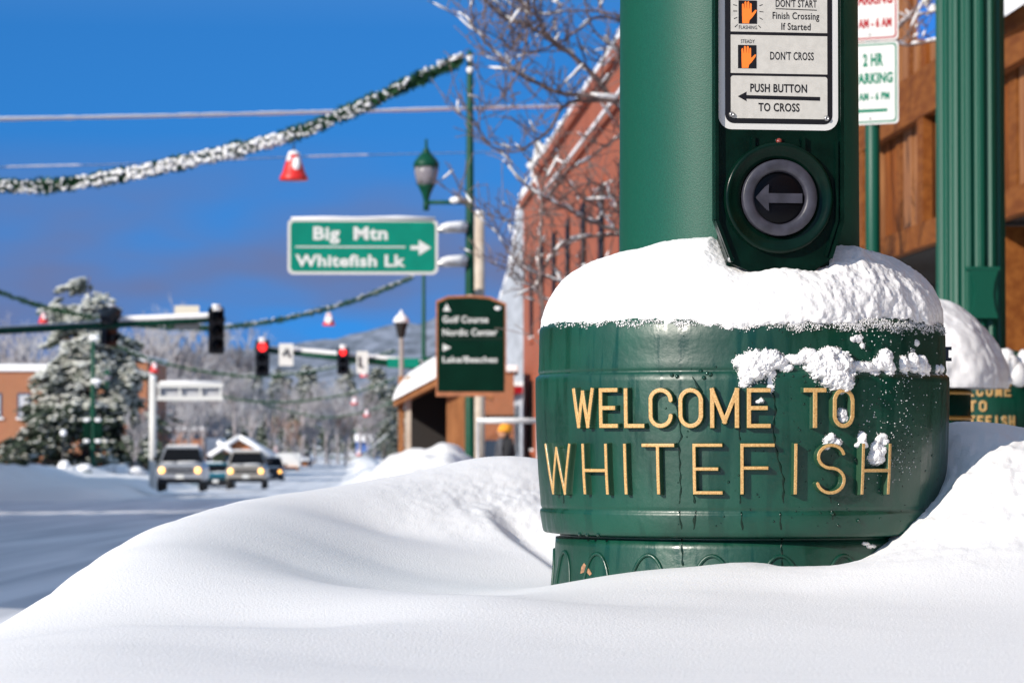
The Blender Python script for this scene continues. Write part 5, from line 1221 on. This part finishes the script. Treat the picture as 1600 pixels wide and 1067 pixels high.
# ------------------------------------------------------------------ people behind the bank
def person(px, ytop, Y, hgt, coat, hat, label, face=-1, lean=.1):
    K_ = F / Y; top = P(px, ytop, Y); z0 = top.z - hgt; o = Vector((top.x - face * lean * hgt * .0, Y, z0)); e = empty('person', o); tag(e, label, 'person')
    s_ = hgt / 1.75; f = face
    J = {'pel': (0, 0, .93), 'sp': (f * .03, 0, 1.15), 'ch': (f * .05, 0, 1.33), 'nk': (f * .07, 0, 1.47), 'hd': (f * .10, 0, 1.60),
         'hl': (0, .09, .90), 'kl': (f * .16, .09, .50), 'al': (f * .05, .09, .08), 'tl': (f * .20, .09, .04),
         'hr': (0, -.09, .90), 'kr': (-f * .02, -.09, .49), 'ar': (-f * .22, -.09, .12), 'tr': (-f * .10, -.09, .04),
         'sl': (f * .04, .18, 1.40), 'el': (-f * .06, .24, 1.13), 'wl': (f * .10, .22, .93), 'sr': (f * .04, -.18, 1.40), 'er': (f * .05, -.25, 1.12), 'wr': (f * .24, -.2, 1.02)}
    rad = {'pel': .15, 'sp': .155, 'ch': .17, 'nk': .07, 'hd': .095, 'hl': .10, 'kl': .07, 'al': .05, 'tl': .045, 'hr': .10, 'kr': .07, 'ar': .05, 'tr': .045, 'sl': .10, 'el': .065, 'wl': .045, 'sr': .10, 'er': .065, 'wr': .045}
    E_ = [('pel', 'sp'), ('sp', 'ch'), ('ch', 'nk'), ('nk', 'hd'), ('pel', 'hl'), ('hl', 'kl'), ('kl', 'al'), ('al', 'tl'), ('pel', 'hr'), ('hr', 'kr'), ('kr', 'ar'), ('ar', 'tr'), ('ch', 'sl'), ('sl', 'el'), ('el', 'wl'), ('ch', 'sr'), ('sr', 'er'), ('er', 'wr')]
    names = list(J); me = bpy.data.meshes.new('body'); me.from_pydata([tuple(o + Vector(J[n]) * s_) for n in names], [(names.index(a), names.index(b)) for a, b in E_], [])
    ob = bpy.data.objects.new('body', me); COL.objects.link(ob); world_child(ob, e); me.materials.append(coat)
    sk = ob.modifiers.new('skin', 'SKIN'); ob.modifiers.new('sub', 'SUBSURF').render_levels = 1
    for n, v in zip(names, me.skin_vertices[0].data): v.radius = (rad[n] * s_, rad[n] * s_)
    me.skin_vertices[0].data[0].use_root = True
    hc = o + Vector(J['hd']) * s_
    m = MB(); m.blob(hc + Vector((f * .02, 0, -.01)) * s_, .108 * s_, SKIN, 2, (16, 12), .0, (.95, .82, 1.15)); m.blob(hc + Vector((f * .125, 0, -.01)) * s_, .022 * s_, SKIN, 3, (8, 6), .1); world_child(m.build('face'), e)
    m = MB()
    for yy_ in (-.04, .04): m.blob(hc + Vector((f * .105, yy_, .02)) * s_, .012 * s_, BLACK, 3, (8, 6), .0)
    m.blob(hc + Vector((f * .10, 0, -.06)) * s_, .02 * s_, REDINK, 3, (8, 6), .0, (.5, 1, .3)); world_child(m.build('eyes_and_mouth'), e)
    m = MB(); m.blob(hc + Vector((-f * .015, 0, .055)) * s_, .125 * s_, hat, 4, (16, 12), .03, (1, .95, .85)); m.lathe([(.123 * s_, -.03), (.128 * s_, 0), (.123 * s_, .03)], hat, 20, M=Matrix.Translation(hc + Vector((0, 0, .02)) * s_)); m.blob(hc + Vector((-f * .03, 0, .17)) * s_, .04 * s_, hat, 5, (10, 8), .1); world_child(m.build('knit_hat'), e)
    for n in ('wl', 'wr'):
        m = MB(); w = o + Vector(J[n]) * s_; 
        m.blob(w + Vector((f * .03, 0, -.05)) * s_, .045 * s_, BLACK, 6, (10, 8), .05, (.8, .5, 1.2))
        for q in range(4): m.tube([w + Vector((f * (.005 + .018 * q), 0, -.08)) * s_, w + Vector((f * (.02 + .02 * q), -.005, -.12 - .008 * (q in (1, 2)))) * s_, w + Vector((f * (.015 + .018 * q), -.02, -.15 - .01 * (q in (1, 2)))) * s_], [.011 * s_, .010 * s_, .007 * s_], BLACK, 6)
        m.tube([w + Vector((f * .05, -.01, -.03)) * s_, w + Vector((f * .085, -.02, -.06)) * s_, w + Vector((f * .09, -.03, -.09)) * s_], [.012 * s_, .011 * s_, .008 * s_], BLACK, 6); world_child(m.build('glove'), e)
    return e
NAVY = mat('black_coat', (.008, .009, .013), .8); GREYC = mat('grey_coat', (.07, .075, .09), .8); YEL = mat('mustard_knit', (.75, .30, .02), .8); CRM = mat('cream_knit', (.70, .62, .40), .8)
person(797, 661, 62, 1.74, NAVY, YEL, 'person in a black coat and mustard yellow knit hat walking behind the snow bank', -1)
person(781, 664, 66, 1.72, GREYC, CRM, 'person in a grey coat and pale cream hat beside the one in the yellow hat', 1)

# ------------------------------------------------------------------ spruce, frosty trees, hills
def foliage_pad(mb, c, L, W, ang, droop, r_, snowy):
    """a flat drooping spray of needles with snow lying on it"""
    d = Vector((math.cos(ang), math.sin(ang), -droop)); d.normalize(); a = Vector((-math.sin(ang), math.cos(ang), 0))
    n = 5
    for k in range(n):
        t0 = k / n; off = a * r_.uniform(-W, W) * .5; w_ = W * r_.uniform(.18, .4); l_ = L * r_.uniform(.35, .6)
        p = c + d * L * t0 + off + Vector((0, 0, r_.uniform(-.08, .08))); q = p + d * l_ + a * r_.uniform(-.2, .2) * W
        tw = Vector((0, 0, r_.uniform(-.10, .10)))
        mb.add([p - a * w_ * .5 + tw, p + a * w_ * .5 - tw, q + a * w_ * .3 - tw, q - a * w_ * .3 + tw], [(0, 1, 2, 3)], NEEDLE)
        if r_.random() < snowy: mb_s.blob((p + q) / 2 + Vector((0, 0, .07)), l_ * .36, FROST, r_.randint(0, 99), (6, 4), .3, (1.1, 1.1, .42))
FROST = mat('frosted_needles', (.70, .70, .66), .8, color2=(.48, .49, .42), scale=1.3)
sp0 = P(134, 690, 215); KSp = F / 215; gz0 = -1.7
spr = empty('spruce_tree', (sp0.x, 215, gz0)); tag(spr, 'tall bushy spruce with frosted snowy boughs in front of the orange brick building', 'tree')
mb_n, mb_s = MB(), MB(); r6 = random.Random(8)
prof_t = [(430, 8), (445, 26), (470, 36), (492, 44), (512, 26), (535, 52), (560, 56), (590, 62), (620, 70), (650, 82), (680, 98), (705, 114), (728, 120)]
for k in range(6500):
    py = 432 + (728 - 432) * (r6.random() ** .75); hwid = np.interp(py, [p[0] for p in prof_t], [p[1] for p in prof_t]) / KSp * (1 + .18 * math.sin(py * .11) + .1 * math.sin(py * .37))
    ang = r6.uniform(0, 6.283); hwid *= 1 + .22 * math.sin(ang * 3 + py * .05) + .12 * math.sin(ang * 7 - py * .09); rr_ = hwid * (r6.random() ** .45)
    shift = (np.interp(py, [430, 500, 560, 728], [6, -2, 8, 2])) / KSp
    c = Vector((sp0.x + shift + rr_ * math.cos(ang), 215 + rr_ * math.sin(ang), P(134, py, 215).z))
    if vnoise(np.array([c.x * .8]), np.array([c.y * .8]), np.array([c.z * 1.0]), 3)[0] < -.12: continue
    sunny = (-math.cos(ang) * .7 - math.sin(ang) * .7)
    foliage_pad(mb_n, c, r6.uniform(.6, 1.1), r6.uniform(.5, .9), ang, .45, r6, .95 if py < 630 else .22)
world_child(mb_n.build('crown'), spr); world_child(mb_s.build('crown_snow'), spr)
m = MB(); m.tube([Vector((sp0.x, 215, gz0)), Vector((sp0.x, 215, 5)), Vector((sp0.x + .2, 215, P(134, 432, 215).z))], [.35, .2, .03], BARK, 10)
for k in range(40):
    z = r6.uniform(0, 9.5); a = r6.uniform(0, 6.28); L = np.interp(z, [0, 9.5], [4.3, .9]); m.tube([Vector((sp0.x, 215, z)), Vector((sp0.x + L * math.cos(a), 215 + L * math.sin(a), z - .15 * L))], [.08, .02], BARK, 5)
world_child(m.build('trunk'), spr)

TW1 = mat('frosted_twigs', (.58, .57, .58), .9, color2=(.30, .28, .29), scale=.9); TW2 = mat('grey_brown_twigs', (.20, .17, .17), .9, color2=(.45, .42, .43), scale=.7); TW3 = mat('rust_twigs', (.33, .15, .08), .9, color2=(.42, .34, .30), scale=.8)
EVF = mat('snowy_evergreen', (.10, .13, .10), .9, color2=(.45, .48, .50), scale=1.2)
def bare_proto(seed, H_, W2, tm, label, g):
    r_ = random.Random(seed); e = empty('frosty_tree', (0, 0, 0)); tag(e, label, 'tree', g)
    tk, tw = MB(), MB(); tk.tube([Vector((0, 0, 0)), Vector((.1, 0, H_ * .45)), Vector((0, .1, H_ * .8))], [.16, .10, .03], TW2, 7)
    def rec(p, d, L, r0, dep):
        q = p + d * L; (tk if dep < 2 else tw).tube([p, (p + q) / 2 + Vector((r_.uniform(-.05, .05) * L, 0, 0)), q], [r0, r0 * .8, r0 * .55], TW2 if dep < 2 else tm, 4 if dep < 3 else 3, False)
        if dep >= 4: return
        for k in range(3 if dep < 3 else 4):
            dd_ = (d + Vector((r_.uniform(-1, 1), r_.uniform(-1, 1), r_.uniform(-.25, .7))) * .75).normalized(); rec(p.lerp(q, r_.uniform(.45, 1)), dd_, L * r_.uniform(.5, .75), r0 * .62, dep + 1)
    for k in range(9):
        a = r_.uniform(0, 6.28); z = H_ * r_.uniform(.25, .6); rec(Vector((0, 0, z)), Vector((math.cos(a) * W2 / H_ * 1.5, math.sin(a) * W2 / H_ * 1.5, 1)).normalized(), H_ * r_.uniform(.18, .27), .075, 0)
    tk.build('trunk', e); tw.build('crown', e); return e
def ever_proto(seed, H_, W2, label, g):
    global mb_s
    r_ = random.Random(seed); e = empty('evergreen_tree', (0, 0, 0)); tag(e, label, 'tree', g); n_, mb_s = MB(), MB()
    for k in range(420):
        t = r_.random() ** .8; z = H_ * (.08 + .92 * (1 - t)); rr_ = W2 * t * (r_.random() ** .5); a = r_.uniform(0, 6.28)
        foliage_pad(n_, Vector((rr_ * math.cos(a), rr_ * math.sin(a), z)), .9, .9, a, .5, r_, .35)
    n_.build('crown', e); mb_s.build('crown_snow', e); m = MB(); m.tube([Vector((0, 0, 0)), Vector((0, 0, H_ * .95))], [.22, .03], BARK, 7); m.build('trunk', e); return e
GRP = 'frosty trees along the far street'
protos = [bare_proto(1, 9, 3.2, TW1, 'pale frosted bare tree', GRP), bare_proto(2, 8, 3.0, TW2, 'grey-brown bare tree', GRP), bare_proto(3, 7, 2.8, TW3, 'rusty brown bare tree', GRP), bare_proto(4, 8.5, 3.4, TW1, 'whitish bare tree', GRP), ever_proto(5, 11, 2.6, 'snowy evergreen', GRP)]
used = [False] * 5
# (px, top py, distance, kind)
TREES = [(4,528,300,1),(28,520,310,3),(52,526,290,0),(-14,515,320,1),(205,505,330,1),(226,512,320,3),(248,498,335,1),(272,506,330,0),(292,515,340,1),(318,512,345,3),(345,522,350,1),(368,528,350,0),
 (212,650,205,0),(228,640,220,3),(270,600,300,0),(296,608,290,3),(318,596,310,0),(262,632,260,1),(285,640,250,0),(345,600,320,1),(372,590,330,0),(398,600,340,3),(420,612,350,0),(342,630,270,3),(392,622,300,3),
 (428,640,360,2),(446,600,380,1),(458,648,370,2),(474,610,390,0),(492,598,400,1),(510,612,400,1),(528,606,390,0),(546,620,410,3),(562,600,420,1),(540,640,360,2),(585,630,430,1),(600,622,440,4),(515,645,360,0),(484,655,350,1),(575,655,400,1),
 (350,575,480,4),(395,570,500,4),(440,575,520,4),(480,568,520,4),(540,575,540,4),(590,572,540,4),(300,560,480,4),(620,600,470,4),(180,610,260,1),(438,690,330,0),(468,695,340,3),(520,690,420,0),(552,700,440,3),(585,690,450,0),(320,655,260,0),(460,672,330,2)]
PLACE = {0: 'pale frosted bare tree', 1: 'grey-brown bare tree', 2: 'rusty brown bare tree', 3: 'whitish bare tree', 4: 'dark snowy evergreen'}
def where(px, py):
    if px < 100: return 'behind the brick building left of the spruce'
    if px < 262: return 'behind the spruce and the pale sign post'
    if px < 330: return 'above the silver pickup' if py > 560 else 'rising behind the overhead sign frame'
    if px < 430: return 'behind the small gabled house'
    if px < 520: return 'in the brown clump up the street'
    return 'near the lamp post with the snow hat'
ORD = ['', 'second', 'third', 'fourth', 'fifth', 'sixth']
def rank_label(k, wd, i, n):
    if n == 1: return PLACE[k] + ' ' + wd
    if i == 0: return 'leftmost ' + PLACE[k] + ' ' + wd
    if i == n - 1: return 'rightmost ' + PLACE[k] + ' ' + wd
    return ORD[i] + ' ' + PLACE[k] + ' from the left ' + wd
cnt = {}
rank = {}
for kk in {(t[3], where(t[0], t[1])) for t in TREES}:
    mem = sorted([t for t in TREES if (t[3], where(t[0], t[1])) == kk])
    for i, t in enumerate(mem): rank[t] = (i, len(mem))
for px, py, Y, k in TREES:
    cnt[(k, where(px, py))] = cnt.get((k, where(px, py)), 0) + 1
for px, py, Y, k in TREES:
    x = P(px, 690, Y); g = float(slope(Y)); H_ = P(px, py, Y).z - g; base_h = [9 * .92, 8 * .92, 7 * .92, 8.5 * .92, 11][k]
    o = protos[k] if not used[k] else copy_tree(protos[k]); used[k] = True
    o.location = (x.x, Y, g); sc_ = H_ / base_h; wz = .75 + .5 * r6.random(); o.scale = (sc_ * wz, sc_ * wz, sc_); o.rotation_euler = (0, 0, r6.uniform(0, 6.28))
    wd = where(px, py); o['label'] = rank_label(k, wd, *rank[(px, py, Y, k)]); o['group'] = PLACE[k] + 's ' + wd
# wooded hill
HL = mat('wooded_winter_hill', (.075, .095, .12), 1.0, color2=(.24, .27, .34), scale=.10, stretch=(1, .25, 2.2))
hxs, hys = np.meshgrid(np.linspace(-1400, 1400, 260), np.linspace(1300, 3200, 60), indexing='ij')
azp = 800 + F * hxs / hys
top_py = np.interp(azp, [-600, 0, 200, 380, 450, 520, 570, 620, 700, 800, 1000, 2200], [560, 572, 560, 550, 543, 533, 524, 514, 500, 480, 500, 540])
Ht = CZ + (HORIZON - top_py) / F * 2200; prof_h = np.clip((hys - 1300) / 900, 0, 1); prof_h = prof_h * prof_h * (3 - 2 * prof_h)
hz_ = -2.5 + Ht * prof_h * (1 + .03 * fbm(hxs / 120, hys / 120, octs=4, seed=2)) + 5 * np.abs(vnoise(hxs / 9, hys / 9, 0, 7)) * prof_h + 3 * fbm(hxs / 25, hys / 25, octs=2, seed=6) * prof_h
tag(grid_obj('hill', hxs, hys, hz_, HL), kind='structure')
# houses and buildings up the street
def bx(m, px0, px1, py0, py1, Y, dep, mt): 
    a, b = P(px0, py1, Y), P(px1, py0, Y); m.box(((a.x + b.x) / 2, Y + dep / 2, (a.z + b.z) / 2), (b.x - a.x, dep, b.z - a.z), mt)
e = empty('gabled_house', P(375, 740, 250)); tag(e, 'small house with a snowy gable and an orange-brown gable end behind the cars', 'house'); Yh = 250
m = MB(); bx(m, 332, 415, 708, 765, Yh, 8, mat('green_siding', (.05, .07, .035), .8)); world_child(m.build('wall'), e)
m = MB(); pts2 = [P(348, 708, Yh - .1), P(374, 686, Yh - .1), P(402, 708, Yh - .1)]; m.add(pts2 + [p + Vector((0, 6, 0)) for p in pts2], [(0, 2, 1), (3, 4, 5), (0, 1, 4, 3), (1, 2, 5, 4), (0, 3, 5, 2)], mat('orange_gable', (.36, .13, .05), .8)); world_child(m.build('gable'), e)
m = MB()
for a, b in (((326, 712), (374, 682)), ((374, 682), (424, 712)), ((340, 690), (370, 710))):
    p, q = P(*a, Yh - .6), P(*b, Yh - .6); m.tube([p, q], .2, SNOWF, 6); m.add([p, q, q + Vector((0, 8, 0)), p + Vector((0, 8, 0))], [(0, 1, 2, 3)], SNOWF)
bx(m, 322, 345, 684, 712, Yh + 6, 5, SNOWF); bx(m, 345, 420, 722, 727, Yh - 1, 1, SNOWF); world_child(m.build('roof_snow'), e)
for a_, b_ in ((385, 398), (352, 364)): m = MB(); bx(m, a_, b_, 712, 722, Yh - .05, .1, GLASS); world_child(m.build('window'), e)
e = empty('brick_hall', P(60, 735, 250)); tag(e, 'long orange brick building with a snow-capped parapet behind the spruce', 'building'); Yh = 250
m = MB(); bx(m, -90, 196, 580, 765, Yh, 14, BRICKO); bx(m, 190, 230, 565, 765, Yh - 1, 14, BRICKO); world_child(m.build('wall'), e)
m = MB(); bx(m, -92, 197, 569, 580, Yh - .3, 14.6, SNOWF); bx(m, 189, 231, 555, 565, Yh - 1.3, 14.6, SNOWF); world_child(m.build('parapet_snow', None, .12), e)
for px0, px1 in ((-60, -40), (-18, 3), (27, 48), (72, 93), (118, 139), (160, 181)):
    m = MB(); bx(m, px0, px1, 614, 652, Yh - .03, .2, GLASS); w = world_child(m.build('window'), e)
    m = MB(); bx(m, px0 + 3, px1 - 3, 617, 649, Yh - .07, .05, GREYP); bx(m, px0 - 2, px1 + 2, 652, 655, Yh - .2, .3, SNOWF); fr_ = m.build('blind', w)
e = empty('white_roofed_shop', P(580, 740, 480)); tag(e, 'distant low shop with a white roof and blue front left of the hut', 'building')
m = MB(); bx(m, 556, 612, 690, 760, 480, 10, mat('blue_wall', (.05, .12, .35), .7)); world_child(m.build('wall'), e)
m = MB(); bx(m, 554, 614, 678, 690, 479, 12, SNOWF); world_child(m.build('roof_snow', None, .2), e)
e = empty('tall_distant_house', P(590, 740, 520)); tag(e, 'tall blue-grey house far behind, just left of the hut', 'house')
m = MB(); bx(m, 594, 612, 636, 700, 520, 10, mat('blue_wall', (.05, .12, .35), .7)); world_child(m.build('wall'), e); m = MB(); bx(m, 592, 614, 630, 637, 519, 11, SNOWF); world_child(m.build('roof_snow'), e)
for i, (px0, px1, pyt, Y, mt, lb_) in enumerate([(255, 322, 668, 320, BRICKO, 'distant brown building with snow on its flat roof behind the silver pickup'), (425, 480, 716, 360, WOODO, 'distant low brown shop behind the white box van'), (478, 560, 724, 430, GREYP, 'distant grey block at the end of the street')]):
    e = empty('distant_building', P(px0, 740, Y)); tag(e, lb_, 'building')
    m = MB(); bx(m, px0, px1, pyt + 4, 765, Y, 10, mt); world_child(m.build('wall'), e); m = MB(); bx(m, px0 - 2, px1 + 2, pyt - 1, pyt + 4, Y - .5, 11, SNOWF); world_child(m.build('roof_snow'), e)
    for k in range(3): m = MB(); a_ = px0 + (px1 - px0) * (.15 + .28 * k); bx(m, a_, a_ + (px1 - px0) * .14, pyt + 10, pyt + 18, Y - .04, .1, GLASS); world_child(m.build('window'), e)
# small things at the left kerb
def blobs(name, spec, label, cat, Y, extra=None):
    e = empty(name, P(spec[0][0], 745, Y)); tag(e, label, cat)
    return e
e = empty('litter_bin', P(133, 745, 168)); tag(e, 'small green bin with a round snow cap in front of the banner pole', 'litter bin')
q = P(133, 748, 168); m = MB(); m.lathe([(.32, q.z - .2), (.36, q.z + .35)], GREENF, 16, ax=(q.x, 168)); world_child(m.build('bin_body'), e)
m = MB(); m.blob(P(133, 732, 168), .40, SNOWF, 3, (14, 9), .08, (1, 1, .6)); world_child(m.build('bin_snow'), e)
e = empty('globe_light', P(99, 745, 170)); tag(e, 'thin post with a round snow ball on top, left of the green bin', 'lamp')
q = P(99, 676, 170); m = MB(); m.tube([Vector((q.x, 170, -1.7)), q], .05, BLACK, 8); world_child(m.build('shaft'), e); m = MB(); m.blob(q, .17, SNOWF, 3, (12, 9), .08); world_child(m.build('globe_snow'), e)
e = empty('hydrant', P(102, 748, 166)); tag(e, 'small green hydrant with snow on it next to the green bin', 'hydrant')
q = P(102, 750, 166); m = MB(); m.lathe([(.14, q.z - .3), (.14, q.z + .3), (.18, q.z + .32), (.1, q.z + .5)], GREENF, 12, ax=(q.x, 166)); m.tube([Vector((q.x - .25, 166, q.z + .2)), Vector((q.x + .25, 166, q.z + .2))], .07, GREENF, 8); world_child(m.build('hydrant_body'), e)
m = MB(); m.blob(P(100, 730, 166), .33, SNOWF, 3, (14, 9), .15); m.blob(P(110, 735, 166), .25, SNOWF, 5, (14, 9), .15); world_child(m.build('hydrant_snow'), e)
for px, py, w_, lb_ in ((187, 738, .75, 'rounded snow-buried shrub below the pale overhead sign post'), (214, 737, .5, 'smaller snow-buried shrub beside the pickup truck'), (55, 735, .6, 'snow-buried shrub in front of the left brick windows')):
    q = P(px, py, 190); e = empty('shrub', (q.x, 190, q.z - .6)); tag(e, lb_, 'shrub')
    m = MB(); m.blob(q, w_, SNOWF, px, (16, 10), .12, (1, 1, .62)); world_child(m.build('shrub_snow'), e)
    m = MB()
    for k in range(40): a = r6.uniform(0, 6.28); m.tube([q + Vector((0, 0, -.8)), q + Vector((math.cos(a) * w_ * 1.1, math.sin(a) * w_ * 1.1, r6.uniform(-.5, .5)))], .02, BARK, 4)
    world_child(m.build('twigs'), e)

# ------------------------------------------------------------------ the row of shops on the shaded side of the street (outside the frame; heights and thin fronts shaped to throw the long shade)
def shop(s0, s1, hf, body_h, label, wallm):
    e = empty('shop_building', G((s0 + s1) / 2, -18, -.5)); tag(e, label, 'building')
    m = MB(); SFb(m, s0, s1, -16.4, -16.0, -2, hf, wallm); SFb(m, s0, s1, -28, -16.41, -2, body_h, wallm); world_child(m.build('wall'), e)
    m = MB(); SFb(m, s0, s1, -28, -16.42, body_h + .003, body_h + .25, SNOWF); SFb(m, s0, s1, -16.5, -15.95, hf + .003, hf + .14, SNOWF); world_child(m.build('roof_snow'), e)
    n = max(1, int((s1 - s0) / 4))
    for k in range(n):
        a = s0 + (s1 - s0) * (k + .2) / n; b = s0 + (s1 - s0) * (k + .8) / n; m = MB(); SFb(m, a, b, -16.05, -15.97, -.2, 1.6, GLASS); world_child(m.build('shop_window'), e)
shop(13.5, 34, 9.6, 3.6, 'first unseen shop, its tall false front shaped to shade the street', BRICK); shop(34.02, 59, 9.6, 3.6, 'second unseen shop, its tall false front shaped to shade the street', WOOD)
shop(59.02, 72.4, 10.1, 3.6, 'tallest unseen brick shop, its false front shaped to shade the mast arm', BRICKO); shop(72.42, 77.6, 2.5, 2.0, 'very low unseen shop between two taller ones, kept low to let sun onto the road', WOOD)
shop(77.62, 120, 6.75, 3.4, 'long unseen shop row, its mid height set to shade the road', BRICK); shop(120.02, 150, 4.2, 3.0, 'low flat unseen shop at the far end, its height set to shade only the road', BRICKO)
e = empty('shade_shed', G(190, -26, -1.7)); tag(e, 'unseen low shed added to shade the lower spruce, outside the frame', 'shed')  # unseen block added on the sun side to shade the lower spruce
m = MB(); SFb(m, 178, 204, -30, -23, -2, 5.3, WOOD); world_child(m.build('wall'), e); m = MB(); SFb(m, 178, 204, -30.1, -22.9, 5.303, 5.6, SNOWF); world_child(m.build('roof_snow'), e)
bpy.context.view_layer.update()
